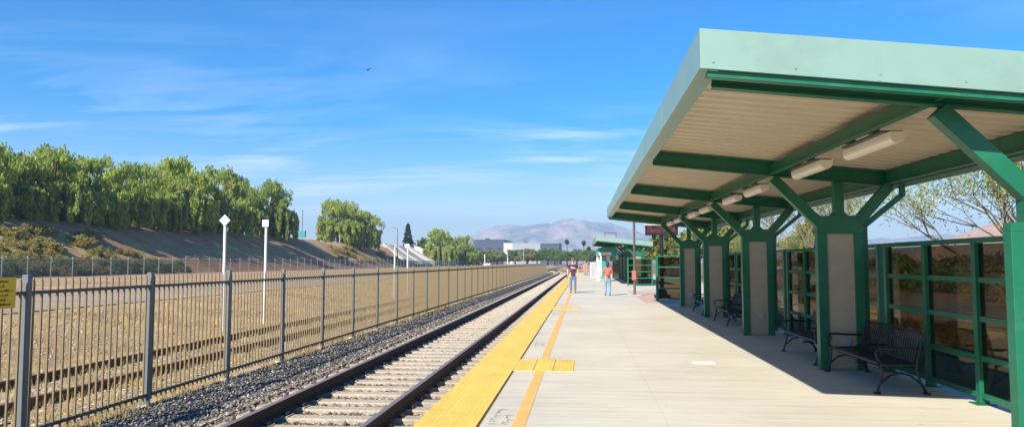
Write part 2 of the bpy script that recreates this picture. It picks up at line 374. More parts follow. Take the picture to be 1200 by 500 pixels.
xs = sorted(set(list(np.arange(-110, -50, 2.0)) + [-50, -40, -30, -25, -20, -16, -14, -12, -11, -9, -7, -5.7, -4.75, -1.75, -1.65, 5.85, 5.95, 9, 14, 20, 40, 80, 160, 400, 1000, 3000, 9000] + [-9000, -3000, -1200, -700, -500, -350, -200, -150]))
ys = sorted(set([-60, -30, -10] + list(np.arange(0, 300, 3.0)) + list(range(300, 700, 20)) + [800, 1200, 2000, 4000, 9000]))
V = np.array([(x, y, gz(x, y)) for y in ys for x in xs]); nx = len(xs)
F = []; MI = []
for j in range(len(ys) - 1):
    for i in range(nx - 1):
        F.append((j * nx + i, j * nx + i + 1, (j + 1) * nx + i + 1, (j + 1) * nx + i)); xm = (xs[i] + xs[i + 1]) / 2; ym = (ys[j] + ys[j + 1]) / 2
        MI.append(1 if (xm < -51 and ym < 262) else (2 if xm < -51 and ym < 420 else (3 if xm > 5.9 else 0)))
g = mesh_np('ground', V, F, [DIRT, BANK, GRASSM, MULCH], None, MI); struct(g)
# road along the foot of the bank
mb = MB(); 
for k, (a, b2) in enumerate([(-40, 60), (60, 160), (160, 300)]): mb.add([(-25.5, a, .135), (-17.2, a, .075), (-17.2, b2, .075), (-25.5, b2, .135), (-25.5, a, -.2), (-17.2, a, -.2), (-17.2, b2, -.2), (-25.5, b2, -.2)], [(0, 1, 2, 3), (0, 4, 5, 1), (1, 5, 6, 2), (2, 6, 7, 3), (3, 7, 4, 0)])
struct(mb.build('service_road', ROADM))

# ---- platform
mb = MB(); mb.box(-1.66, 6.2, -30, 112, -1.0, 0)
struct(mb.build('platform', PLAT))
mb = MB(); mb.box(-1.658, -1.045, -30, 112, .0, .012)
struct(mb.build('tactile_edge', TACT))
mb = MB(); mb.box(-1.045, -1.022, -30, 112, -.02, .004)
struct(mb.build('edge_joint', INK))
mb = MB(); mb.box(-.705, -.575, -30, 112, -.02, .004)
struct(mb.build('guide_line', ORANGE))
mb = MB()
for k in range(-1, 7):
    y = 11.0 + 14.35 * k; mb.box(-1.044, -.15, y, y + 1.25, -.02, .010)
struct(mb.build('tactile_patches', TACT))
mb = MB()
for k in range(-1, 7):
    y = 11.0 + 14.35 * k
    for x in (-.745, -.45): mb.box(x - .004, x + .004, y, y + 1.25, 0, .0125)
struct(mb.build('patch_seams', INK))
# stencilled word marks beside the line (worn away to grey strokes)
mb = MB(); rr = random.Random(3)
for y0 in (7.35, 14.2, 22.6, 31.5, 40, 49):
    for row in range(2):
        y = y0
        for ch in range(8 if row == 0 else 5):
            x = -.96 + row * .13
            for _ in range(3):
                dx, dy = rr.random() * .06, rr.random() * .05
                if rr.random() < .5: mb.box(x + dx, x + dx + .075, y + dy, y + dy + .014, 0, .003)
                else: mb.box(x + dx, x + dx + .014, y + dy, y + dy + .055, 0, .0035)
            y += .105
struct(mb.build('stencil_marks', GREYST))
LIDM = paint('pale_lid', (.66, .63, .55), .85, .12, 9)
mb = MB(); mb.mat(LIDM)
mb.box(1.74, 2.08, 12.02, 12.30, 0, .006)
mb.mat(GREYST); mb.box(1.83, 1.98, 12.12, 12.15, 0, .008)
struct(mb.build('utility_lid', WHITEC))
mb = MB(); mb.box(2.45, 6.1, 29.2, 41.5, -.02, .006); struct(mb.build('paver_strip', PINK))
# right side: walk, kerb, drive
mb = MB(); mb.box(6.2, 9.0, 23.5, 112, -.4, -.04); struct(mb.build('side_walk', CONC))
mb = MB()
for k in range(22): mb.box(9.0, 9.16, 14.5 + k * 4.5, 14.5 + k * 4.5 + 4.49, -.4, .06)
mb.box(9.0, 12, 14.2, 14.49, -.4, .06)
struct(mb.build('yellow_kerb', paint('kerb_yellow', (.58, .34, .04), .8, .2, 2)))
mb = MB(); mb.box(9.17, 17, 14.6, 140, -.5, -.10); struct(mb.build('car_park', ASPH))
# ---- ballast
mb = MB()
def bx(y): return 0 if y < Y1 else -(y - Y1) ** 2 / 900.0
yy = list(range(-30, 121, 10)) + list(range(124, 300, 6))
def ribbon(mb, prof, yy, off=True):
    n = len(prof); vs = []; fs = []
    for y in yy:
        for x, z in prof: vs.append((x + (bx(y) if off else 0), y, z))
    for j in range(len(yy) - 1):
        for i in range(n - 1): fs.append((j * n + i, j * n + i + 1, (j + 1) * n + i + 1, (j + 1) * n + i))
    mb.add(vs, fs)
ribbon(mb, [(-5.0, -.52), (-4.62, -.41), (-4.4, -.425), (-3.9, -.435), (-2.4, -.435), (-1.67, -.42)], yy)
struct(mb.build('ballast', BALLAST))
mb = MB(); ribbon(mb, [(-6.45, -.50), (-6.3, -.485), (-5.6, -.44), (-5.15, -.46), (-4.98, -.495)], yy); struct(mb.build('gravel_strip', DGRAV))
mb = MB(); ribbon(mb, [(-10.6, -.53), (-10.0, -.45), (-7.0, -.45), (-6.6, -.52)], yy, False); struct(mb.build('siding_bed', gravel_mat('siding_gravel', (.20, .15, .10), (.36, .28, .18), (.55, .45, .32), 13, (.40, .29, .16), .8)))

def stones(name, mat, n, xr, yr, size, zf, label, cat, seed, dens=1.6, ties=False):
    r = np.random.default_rng(seed)
    u = r.random(n); y = yr[0] + (yr[1] - yr[0]) * u ** dens; x = r.uniform(*xr, n)
    if ties:
        ph = np.abs(((y - 6.4) / .58 + .5) % 1 - .5) * .58
        keep = ~((ph < .15) & (x > -4.47) & (x < -1.85)) | (r.random(n) < .05); x, y = x[keep], y[keep]; n = len(x)
    s = size * r.uniform(.55, 1.35, n) * (1 + (y - yr[0]) / (yr[1] - yr[0]) * .4)
    base = np.array([(1, 0, 0), (-1, 0, 0), (0, 1, 0), (0, -1, 0), (0, 0, 1), (0, 0, -1), (.62, .62, .5), (-.6, -.55, .55)], float)[:6]
    P = base[None] * r.uniform(.6, 1.15, (n, 6, 1)) * s[:, None, None] * np.array([1, 1, .75])
    P += r.normal(0, .18, (n, 6, 3)) * s[:, None, None]
    a = r.uniform(0, 6.283, n); c, sn = np.cos(a)[:, None], np.sin(a)[:, None]
    X = P[..., 0] * c - P[..., 1] * sn; Yy = P[..., 0] * sn + P[..., 1] * c; P[..., 0] = X; P[..., 1] = Yy
    P[..., 0] += x[:, None]; P[..., 1] += y[:, None]; P[..., 2] += (np.interp(x, *zf) + s * .15)[:, None]
    f = np.array([(0, 2, 4), (2, 1, 4), (1, 3, 4), (3, 0, 4), (2, 0, 5), (1, 2, 5), (3, 1, 5), (0, 3, 5)])
    Fs = (f[None] + (np.arange(n) * 6)[:, None, None]).reshape(-1, 3)
    o = mesh_np(name, P.reshape(-1, 3), Fs, mat); tag(o, label, cat, None, 'stuff'); return o
stones('ballast_stones', STONE, 46000, (-4.9, -1.68), (5.0, 42), .034, ([-5, -4.62, -4.4, -1.6], [-.52, -.405, -.42, -.425]), 'brown grey ballast stones packed between and around the sleepers', 'gravel', 1, 1.5, True)
stones('gravel_stones', DSTONE, 36000, (-6.35, -4.6), (5.5, 40), .030, ([-6.4, -5.6, -5.1, -4.9, -4.6], [-.5, -.44, -.46, -.5, -.375]), 'dark grey loose gravel between the picket fence and the track', 'gravel', 2)
stones('dirt_clods', DIRTST, 9000, (-16, -6.5), (8, 60), .032, ([-16, -11, -10.6, -10, -7, -6.6], [.02, -.5, -.53, -.45, -.45, -.52]), 'tan clods and pebbles on the dry dirt behind the picket fence', 'gravel', 3)

# ---- tracks
def rail_prof(h): return [(-.07, 0), (.07, 0), (.07, .015), (.012, .035), (.012, h - .035), (.036, h - .028), (.036, h - .004), (.03, h), (-.03, h), (-.036, h - .004), (-.036, h - .028), (-.012, h - .035), (-.012, .035), (-.07, .015)]
def make_rail(xc, zb, h, parent, side, top, yy, off):
    mb = MB(); P = rail_prof(h); n = len(P); mb.mat(side); mb.mat(top); vs = []
    for y in yy: vs += [(xc + x + (bx(y) if off else 0), y, zb + z) for x, z in P]
    mb.mat(side); mb.add(vs, [])
    for j in range(len(yy) - 1):
        for i in range(n):
            mb.f.append((j * n + i, j * n + (i + 1) % n, (j + 1) * n + (i + 1) % n, (j + 1) * n + i)); mb.m.append(1 if i in (6, 7, 8) else 0)
    mb.f.append(tuple(range(n))); mb.m.append(0)
    return mb.build('rail', None, parent)
trk = thing('railway_track', 'near railway track with rusty rails on concrete sleepers beside the yellow platform edge', 'railway track', (0, 0, 0), group=None)
for x in (-2.41, -3.915): make_rail(x, -.352, .172, trk, RAILM, RAILTOP, yy, True)
def tie_box(mb, y, xo=0):
    for a, b2, z in ((-4.42, -3.75, -.352), (-3.75, -2.57, -.366), (-2.57, -1.9, -.352)):
        mb.prismx([(y - .13, -.5), (y + .13, -.5), (y + .13, z - .02), (y + .105, z), (y - .105, z), (y - .13, z - .02)], a + xo, b2 + xo)
    mb.mat(RAILM)
    for xc in (-2.41, -3.915):
        for s in (-1, 1): mb.box(xc + s * .10 - .035 + xo, xc + s * .10 + .035 + xo, y - .05, y + .05, z - .01, z + .035)
    mb.mat(TIEM)
TS = .58
first = None; stuff = MB(); stuff.mat(TIEM)
mb = MB(); mb.mat(TIEM); tie_box(mb, 0); first = mb.build('sleeper', None, trk, bevel=0); first.location.y = 6.4
for k in range(1, 100):
    c = first.copy(); COL.objects.link(c); c.parent = trk; c.location = (random.uniform(-.01, .01), 6.4 + k * TS + random.uniform(-.012, .012), random.uniform(-.008, .004)); c.rotation_euler.z = random.uniform(-.006, .006)
y = 6.4 + 100 * TS
while y < 230: tie_box(stuff, y, bx(y)); y += TS
y = 6.4 - TS
while y > -20: tie_box(stuff, y, 0); y -= TS
so2 = stuff.build('sleeper', None, trk); so2['kind'] = 'stuff'; so2['label'] = 'rest of the sleepers far along the track'
t2 = thing('old_siding', 'old brown siding track half buried in tan dirt behind the picket fence', 'railway track')
yy2 = list(range(-30, 301, 15))
for x in (-7.75, -9.25): make_rail(x, -.455, .16, t2, OLDRAIL, OLDRAIL, yy2, False)
mb = MB(); yk = 4.0; rr = random.Random(5)
while yk < 110:
    mb.box(-9.8 + rr.uniform(-.1, .1), -7.2 + rr.uniform(-.1, .1), yk - .1, yk + .1, -.6, -.425 - rr.random() * .04); yk += .6
o = mb.build('wooden_sleeper', paint('grey_timber', (.24, .17, .11), .9, .3, 4), t2); o['kind'] = 'stuff'

# ------------------------------------------------------------------ picket fence
pf = thing('picket_fence', 'long tan steel picket fence with grey posts between the two tracks', 'fence', (-6.34, 0, 0))
PY0, PS = 7.93, 2.425
post0 = None; pan0 = None
for k in range(-3, 50):
    y = PY0 + k * PS
    if post0 is None:
        mb = MB(); mb.box(-.036, .036, -.036, .036, -.6, 1.42); mb.prism([(-.042, 1.42), (.042, 1.42), (.03, 1.45), (-.03, 1.45)], -.04, .04)
        post0 = mb.build('post', GREY, pf, bevel=.004); o = post0
        mb = MB(); mb.tube([(0, 0, -.6), (0, 0, -.47), (0, 0, -.455)], [.13, .13, .09], 12); foot0 = mb.build('footing', CONC, post0)
        mb = MB(); mb.mat(TANP)
        for i in range(18):
            yy_ = .036 + (PS - .072) * (i + .5) / 18
            mb.box(-.011, .011, yy_ - .011, yy_ + .011, -.40, 1.36)
            mb.prism([(-.011, 1.36), (.011, 1.36), (.003, 1.41), (-.003, 1.41)], yy_ - .010, yy_ + .010)
        mb.mat(DARKR)
        for z in (1.25, -.325): mb.box(-.022, .022, .036, PS - .036, z - .02, z + .02)
        pan0 = mb.build('picket_panel', None, pf); q = pan0
    else:
        o = post0.copy(); COL.objects.link(o); ft_ = foot0.copy(); COL.objects.link(ft_); ft_.parent = o; q = pan0.copy(); COL.objects.link(q)
    o.location = (0, y, random.uniform(-.01, .01)); o.rotation_euler = (random.uniform(-.006, .006), random.uniform(-.006, .006), 0); q.location = (0, y, 0)
# yellow warning sign wired to the pickets
sg = thing('warning_sign', 'yellow warning notice with rows of small dark lettering on the picket fence', 'sign', (-6.29, 7.40, 1.265))
mb = MB(); mb.box(-.004, 0, -.30, .30, -.17, .17); mb.build('sign_plate', YELS, sg)
rr = random.Random(11)
for r_ in range(6):
    mb = MB()
    y = -.27 if r_ % 3 else -.24; z = .125 - r_ * .05
    end = rr.uniform(.12, .27)
    while y < end:
        w = rr.uniform(.009, .017)
        mb.box(0, .002, y, y + w, z - .012, z + .012 * rr.choice((.3, 1, 1))); y += w + (.006 if rr.random() < .8 else .02)
    mb.build('text_line', INK, sg)

# ------------------------------------------------------------------ far mesh fence
mf = thing('mesh_fence', 'grey chain link fence with dark mesh cloth at the foot of the embankment', 'fence', (0, 0, 0))
def fx(y): return -50.5 + (0 if y < 110 else (y - 110) * .03 if y < 420 else 9.3)
ypts = list(np.arange(30, 420, 3.0)); base = lambda y: .16 + (y - 50) * .0009
mb = MB()
vs = []
for y in ypts: vs += [(fx(y), y, base(y) - .1), (fx(y), y, base(y) + 1.72), (fx(y) - .02, y, base(y) - .1), (fx(y) - .02, y, base(y) + 1.72)]
fs = []
for j in range(len(ypts) - 1):
    a = j * 4; fs += [(a, a + 4, a + 5, a + 1)]
mb.add(vs, fs); mb.build('mesh_cloth', MESHF, mf)
mb = MB()
for j in range(len(ypts) - 1): mb.bar((fx(ypts[j]), ypts[j], base(ypts[j]) + 1.76), (fx(ypts[j + 1]), ypts[j + 1], base(ypts[j + 1]) + 1.76), .05, .05)
mb.build('top_rail', GALV, mf)
mb = MB(); mb.tube([(0, 0, -.3), (0, 0, 1.95)], .05, 6); p0 = mb.build('post', GALV, mf); n = 0
for i, y in enumerate(ypts):
    if i > 98: break
    o = p0 if i == 0 else p0.copy()
    if i: COL.objects.link(o)
    o.location = (fx(y) + .06, y, base(y))
mb = MB()
for y in ypts[99:]: mb.tube([(fx(y) + .06, y, base(y) - .3), (fx(y) + .06, y, base(y) + 1.95)], .05, 5)
o = mb.build('post', GALV, mf); o['kind'] = 'stuff'

# ------------------------------------------------------------------ white track-side marker posts
def marker(x, y, top, kind, label):
    t = thing('marker_post', label, 'post', (x, y, -.5), group='white marker posts behind the picket fence')
    mb = MB(); mb.tube([(0, 0, -.2), (0, 0, top)], .044, 10); mb.build('pole', WHITE, t, smooth=False)
    if kind == 'diamond':
        mb = MB(); mb.box(-.125, .125, -.012, .012, -.125, .125)
        o = mb.build('sign_plate', paint('reflective_blue_white', (.50, .64, .74), .35, .1, 3), t); o.location = (.02, -.07, top - .14); o.rotation_euler = (0, R(45), 0)
        mb = MB(); mb.box(-.05, -.02, -.02, .02, -.05, .05); mb.build('bracket', DARKR, t).location = (0, 0, top - .12)
    if kind == 'square':
        mb = MB(); mb.box(-.11, .11, -.012, .012, -.12, .12); mb.build('sign_plate', WHITE, t).location = (0, -.07, top - .08)
        mb = MB(); mb.mat(GREY); mb.box(-.05, -.03, -.015, -.013, -.06, .06); mb.box(.02, .04, -.015, -.013, -.06, .06); mb.build('numeral_mark', None, t).location = (0, -.07, top - .08)
    return t
marker(-10.95, 21.75, 3.52, 'diamond', 'white marker post topped by a pale blue diamond sign')
marker(-10.9, 24.6, 3.52, 'square', 'white marker post with small square sign just right of the diamond sign post')
marker(-10.9, 42.2, 3.0, 'plain', 'plain white post below the tall dark lamp post by the concrete chute')
marker(-10.9, 45.4, 3.2, 'square', 'white marker post with square sign in front of the concrete slope')
marker(-10.9, 82, 3.0, 'plain', 'plain white post left of the white building corner')
marker(-10.9, 107.3, 2.9, 'plain', 'plain white post below the white end of the warehouse')

# ------------------------------------------------------------------ vegetation
def leaf_cloud(r, centers, rad, n_per, lw, ll, droop, vz=1.0):
    """elongated leaf sprays around centres; droop 0..1 = how much they hang"""
    C = np.repeat(np.asarray(centers), n_per, 0); Rr = np.repeat(np.asarray(rad), n_per); n = len(C)
    d = r.normal(size=(n, 3)); d /= np.linalg.norm(d, axis=1)[:, None]
    p = C + d * (Rr * r.random(n) ** .45)[:, None] * np.array([1, 1, vz])
    L = ll * r.uniform(.5, 1.4, n); w = lw * r.uniform(.6, 1.4, n)
    ax = r.normal(size=(n, 3)); ax /= np.linalg.norm(ax, axis=1)[:, None]
    ax = ax * (1 - droop) + np.array([0, 0, -1.0]) * droop; ax /= np.linalg.norm(ax, axis=1)[:, None]
    sd = np.cross(ax, r.normal(size=(n, 3))); sd /= (np.linalg.norm(sd, axis=1)[:, None] + 1e-9)
    a = p - ax * (L * .35)[:, None]; b = p + ax * (L * .65)[:, None]
    Vv = np.stack([a, p + sd * (w / 2)[:, None], b, p - sd * (w / 2)[:, None]], 1).reshape(-1, 3)
    return Vv, np.arange(n * 4).reshape(n, 4)
def trunk_mesh(r, H, lobes, rad, forks=.3, mat=BARK, parent=None, wob=.15, name='trunk'):
    mb = MB(); top = Vector((r.normal() * .2, r.normal() * .2, H * forks))
    mb.tube([(0, 0, -.4), (top.x * .4, top.y * .4, H * forks * .5), top], [rad * 1.25, rad, rad * .8], 8)
    for c in lobes:
        c = Vector(c); m1 = top.lerp(c, .5) + Vector((r.normal() * wob, r.normal() * wob, H * .04))
        mb.tube([top - Vector((0, 0, .2)), m1, c], [rad * .55, rad * .33, rad * .1], 6)
    return mb.build(name, mat, parent, smooth=True)
def make_tree(seed, H, Wd, mat, style, bark=BARK, dens=1.0, lw=.13, ll=.5):
    """unit tree at the origin, returns (trunk data, crown data)"""
    r = np.random.default_rng(seed); lobes = []; rads = []
    if style == 'pepper':
        nl = 15
        for i in range(nl):
            a = i * 2.399 + r.random() * .5; q = math.sqrt((i + .5) / nl)
            lobes.append((math.cos(a) * q * Wd * .36, math.sin(a) * q * Wd * .36, H * (.82 - .46 * q * q + r.uniform(-.14, .12)))); rads.append(Wd * r.uniform(.11, .18))
        sub = []; sr = []
        for c, rr_ in zip(lobes, rads):
            for k in range(9):
                d = r.normal(size=3); d /= np.linalg.norm(d); d[2] = abs(d[2]) * .9 - .15
                sub.append(np.array(c) + d * rr_ * r.uniform(.6, 1.05)); sr.append(rr_ * r.uniform(.26, .46))
        # hanging curtains
        for k in range(64):
            a = r.uniform(0, 6.283); q = r.uniform(.5, 1.0); zt = H * (.62 - .25 * q)
            x, y = math.cos(a) * q * Wd * .46, math.sin(a) * q * Wd * .46; z = zt; lo = H * r.uniform(.02, .26)
            while z > lo: sub.append((x + r.normal() * .12, y + r.normal() * .12, z)); sr.append(Wd * .028); z -= Wd * .042
        Vv, Ff = leaf_cloud(r, sub, sr, int(52 * dens), lw, ll, .76, 1.35)
    elif style == 'round':
        nl = 12
        for i in range(nl):
            a = i * 2.399 + r.random(); q = math.sqrt((i + .5) / nl)
            lobes.append((math.cos(a) * q * Wd * .34, math.sin(a) * q * Wd * .34, H * (.72 - .32 * q * q + r.uniform(-.08, .1)))); rads.append(Wd * r.uniform(.13, .2))
        sub = []; sr = []
        for c, rr_ in zip(lobes, rads):
            for k in range(10):
                d = r.normal(size=3); d /= np.linalg.norm(d)
                sub.append(np.array(c) + d * rr_ * r.uniform(.5, 1.0)); sr.append(rr_ * r.uniform(.28, .5))
        Vv, Ff = leaf_cloud(r, sub, sr, int(55 * dens), lw, ll, .25)
    elif style == 'cone':
        sub = []; sr = []; lobes = [(0, 0, H * .9)]
        for k in range(150):
            z = H * (.08 + .9 * (k / 150)); q = (1 - z / H) ** .8 * Wd * .5 * r.uniform(.55, 1.05); a = r.uniform(0, 6.283)
            sub.append((math.cos(a) * q, math.sin(a) * q, z)); sr.append(Wd * .09)
        Vv, Ff = leaf_cloud(r, sub, sr, int(45 * dens), lw, ll, .3)
    elif style == 'shrub':
        sub = []; sr = []
        for i in range(26):
            a = r.uniform(0, 6.283); q = math.sqrt(r.random()); z = H * (.25 + .6 * (1 - q * q) * r.uniform(.5, 1.1))
            sub.append((math.cos(a) * q * Wd * .42, math.sin(a) * q * Wd * .42, z)); sr.append(Wd * r.uniform(.07, .14))
            if i % 4 == 0: lobes.append(sub[-1])
        Vv, Ff = leaf_cloud(r, sub, sr, int(75 * dens), lw, ll, .1)
    t = trunk_mesh(r, H, lobes, H * (.03 if style != 'shrub' else .02), .3 if style != 'cone' else .5, bark); c = mesh_np('crown', Vv, Ff, mat)
    td, cd = t.data, c.data; bpy.data.objects.remove(t); bpy.data.objects.remove(c)
    return td, cd
LIB = {}
def lib(key, *a, **k):
    if key not in LIB: LIB[key] = make_tree(*a, **k)
    return LIB[key]
def plant(name, data, x, y, z, sc, rz, label, cat, group, trunk_name='trunk', sx=1.0):
    t = thing(name, label, cat, (x, y, z), rz, group); t.scale = (sc * sx, sc * sx, sc)
    for nm, d in ((trunk_name, data[0]), ('crown', data[1])):
        o = bpy.data.objects.new(nm, d); COL.objects.link(o); o.parent = t
    return t
for i in range(4): lib('pep%d' % i, 100 + i, 10, 10.5, LPEP, 'pepper', dens=1.0, lw=.16, ll=.55)
for i in range(3): lib('rnd%d' % i, 200 + i, 9, 10, LDARK, 'round', dens=1.0, lw=.26, ll=.5)
lib('ylw', 210, 9, 10, LYEL, 'round', dens=1.0, lw=.26, ll=.5)
lib('con', 220, 12, 5.5, LCON, 'cone', dens=1, lw=.3, ll=.6)
for i in range(2): lib('scr%d' % i, 230 + i, 1.0, 2.6, LSCRUB, 'shrub', dens=1, lw=.07, ll=.16)
lib('brn', 240, 1.0, 2.4, LBRN, 'shrub', dens=1, lw=.06, ll=.13)
lib('grs', 241, 1.0, 2.2, LDARK, 'shrub', dens=1, lw=.06, ll=.14)

GP = 'weeping pepper trees on top of the embankment'
def at(px, X):      # Y where a plane x = X meets picture column px (used once, to read positions off the photo)
    return X * -865 / (px - 683) * -1 if px != 683 else 1e4
peps = [  # X, Y, height, width factor, label
 (-68, 73.5, 10.0, .95, 'pepper tree cut by the left picture edge, farthest left on the embankment'),
 (-71, 83, 10.8, 1.0, 'bright green pepper tree second from the left on the embankment crest'),
 (-68, 88.5, 10.3, 1.0, 'wide pepper tree above the tan scrub slope, third from the left'),
 (-75, 99, 11.0, 1.0, 'pepper tree set back from the crest behind the third from the left'),
 (-66, 94, 9.2, .85, 'pepper tree with low hanging crown above the shaded part of the bank'),
 (-67, 103, 10.4, 1.0, 'tall pepper tree left of the diamond sign post'),
 (-70, 121, 13.2, 1.0, 'tallest broad pepper tree directly left of the diamond sign'),
 (-66, 115, 10.0, .8, 'smaller pepper tree in front of the tallest broad one'),
 (-67, 131, 11.8, .95, 'pepper tree behind the diamond sign post'),
 (-70, 146, 12.2, .8, 'dark pepper tree between the diamond and the square sign posts'),
 (-66, 151.5, 12.8, .78, 'pepper tree at the right end of the long row, above the square sign'),
]
for i, (X, Yp, h, w, lab) in enumerate(peps):
    plant('pepper_tree', LIB['pep%d' % (i % 4)], X, Yp, bank_z(X, Yp) - .9, h / 10 * 1.06, i * 2.3 + 1, lab, 'tree', GP, sx=w * 1.13)
plant('pepper_tree', LIB['pep1'], -67, 201, bank_z(-66, 206) - .3, 1.34, 2.2, 'big round pepper tree standing alone right of the long row', 'tree', GP, sx=1.2)
plant('pepper_tree', LIB['pep2'], -62, 205, bank_z(-62, 205) - .3, 1.12, .7, 'lower right half of the lone round pepper clump above the concrete chute', 'tree', GP, sx=1.1)
plant('pepper_tree', LIB['pep3'], -53, 272, bank_z(-53, 272) - .5, 1.45, .3, 'broad pepper tree right of the green slope', 'tree', GP, sx=1.0)
plant('pepper_tree', LIB['pep0'], -46, 285, bank_z(-46, 285) - .5, 1.2, 4.0, 'pepper tree on the right flank of the broad one past the green slope', 'tree', GP, sx=1.0)
plant('pepper_tree', LIB['pep2'], -56, 300, bank_z(-56, 300) - .5, 1.3, 1.0, 'pepper tree behind the broad one past the green slope', 'tree', GP, sx=1.0)
plant('conifer_tree', LIB['con'], -72, 300, 5.5, 1.0, 0, 'dark pointed conifer rising above the concrete chute', 'tree', None)
plant('round_tree', LIB['rnd0'], -66, 305, 5.0, .85, 0, 'small dark round tree just right of the pointed conifer', 'tree', None)
# far tree line
TL = [(-49, 318, 9.5, 'ylw'), (-45, 330, 8.2, 'rnd1'), (-44, 345, 9.2, 'ylw'), (-41, 352, 8.4, 'rnd2'), (-40, 365, 8.2, 'rnd0'), (-34, 372, 9.4, 'rnd1'), (-27, 365, 10, 'ylw'), (-23, 372, 9.2, 'rnd0'), (-18, 380, 10.5, 'rnd2'),
      (-13, 372, 9.4, 'rnd1'), (-8, 380, 9.0, 'rnd0'), (-3, 386, 10.2, 'rnd2'), (2, 380, 9.6, 'rnd1'), (8, 390, 9.4, 'ylw'), (13, 380, 9.0, 'rnd0'), (-60, 330, 10, 'rnd1'), (20, 300, 10, 'ylw'), (28, 260, 9, 'rnd2'), (-30, 395, 10.5, 'rnd2'), (-15, 400, 11, 'rnd0')]
TLL = ['yellowish tree at the left end of the far tree line below the blue building', 'dark tree below the middle of the dark blue building', 'pale tree in front of the blue building edge', 'dark round tree just left of the white wall end', 'low dark tree directly under the white wall end',
       'dark tree under the grey warehouse front, left one', 'pale bushy tree at the centre of the far tree line', 'dark tree right after the pale bushy one in the far line', 'tall dark tree under the right part of the blue warehouse', 'dark tree under the right tip of the warehouse', 'low dark tree left of the far thin palm',
       'dark tree beneath the far thin palm', 'dark tree behind the man in the maroon shirt', 'pale tree right of the second far palm', 'dark tree at the right end of the far line by the canopy', 'dark tree behind the broad pepper tree past the green slope', 'yellowish tree seen over the second shelter end', 'dark tree behind the second shelter roof',
       'tall dark tree set back behind the grey warehouse side', 'tall dark tree set back behind the right tip of the warehouse']
for i, (X, Yp, h, k) in enumerate(TL):
    plant('round_tree', LIB[k], X, Yp, -.4, h / 9 * .95, i * 1.3, TLL[i], 'tree', 'trees of the far tree line', sx=1.35)
# trees behind the second shelter (right)
RT_ = [(9.5, 88, 7.8, 'ylw', 'yellow green tree rising behind the second shelter, left one'), (14, 82, 9.6, 'ylw', 'yellow green tree behind the display board'), (19, 96, 10.2, 'rnd1', 'dark tree right of the display board behind the columns'),
      (23, 78, 8.4, 'ylw', 'yellow green tree seen between the far columns'), (30, 90, 9, 'rnd0', 'dark round tree behind the third column from the display board'), (38, 80, 8, 'ylw', 'pale tree seen past the fourth column')]
RT = RT_[:4]
for i, (X, Yp, h, k, lab) in enumerate(RT): plant('round_tree', LIB[k], X, Yp, -.3, h / 9 * .8, i * 2.1, lab, 'tree', 'trees right of the shelters', sx=1.0)
# scrub on the bank, left
sc_n = 0
rr = random.Random(21)
words = ['lowest', 'small', 'rounded', 'sprawling', 'pale', 'olive', 'tan', 'dusty', 'greenish', 'brownish']
for k in range(125):
    y = rr.uniform(50, 92); X = -rr.uniform(51.8, 63); s = rr.uniform(1.1, 2.4)
    if y > 86 and X < -58: continue
    t = plant('scrub_bush', LIB['scr%d' % (k % 2)], X, y, bank_z(X, y) - .2, s * .55, rr.random() * 6, ('scrub bush near the %s of the embankment slope at the left edge' % ('foot' if X > -56 else 'crest' if X < -60 else 'middle')), 'bush', 'low scrub bushes near the %s of the left embankment' % ('foot' if X > -56 else 'crest' if X < -60 else 'middle'), 'stem', sx=1.15)
for k in range(26):
    y = rr.uniform(165, 235); X = -rr.uniform(55, 63); s = rr.uniform(1.0, 2.0)
    plant('scrub_bush', LIB['scr%d' % (k % 2)], X, y, bank_z(X, y) - .2, s * .7, rr.random() * 6, 'low yellow green scrub bush on the slope below the lone round tree', 'bush', 'low scrub bushes below the lone round tree', 'stem', sx=1.2)
# foot-of-bank bushes behind mesh cloth
for k in range(14):
    y = 52 + k * 3.1 + rr.uniform(-1, 1); X = -51.9 - rr.uniform(0, 1.5)
    plant('scrub_bush', LIB['grs'], X, y, .1, rr.uniform(1.3, 2.0), rr.random() * 6, 'green bush pressed against the back of the mesh fence at the bank foot', 'bush', 'green bushes behind the mesh fence', 'stem', sx=1.0)
# shrubs right of the shelter
for k in range(24):
    y = 16 + k * 2.6 + rr.uniform(-1, 1); X = 19 + rr.uniform(-1.5, 4) + k * .1
    br = k % 3 == 0
    plant('hedge_bush', LIB['brn' if br else 'grs'], X, y, -.2, rr.uniform(1.9, 2.7), rr.random() * 6, ('brown' if br else 'dark green') + ' bush beyond the drive, seen through the shelter glass', 'bush', ('brown' if br else 'dark green') + ' bushes beyond the drive', 'stem', sx=1.05)
for k in range(7):
    y = 10 + k * 1.9 + rr.uniform(-.4, .4); X = 7.6 + rr.uniform(-.5, .8)
    if y > 21: continue
    plant('small_shrub', LIB['brn'], X, y, -.15, rr.uniform(.35, .6), rr.random() * 6, 'small dry shrub in the mulch bed behind the benches', 'bush', 'small dry shrubs in the mulch bed', 'stem')

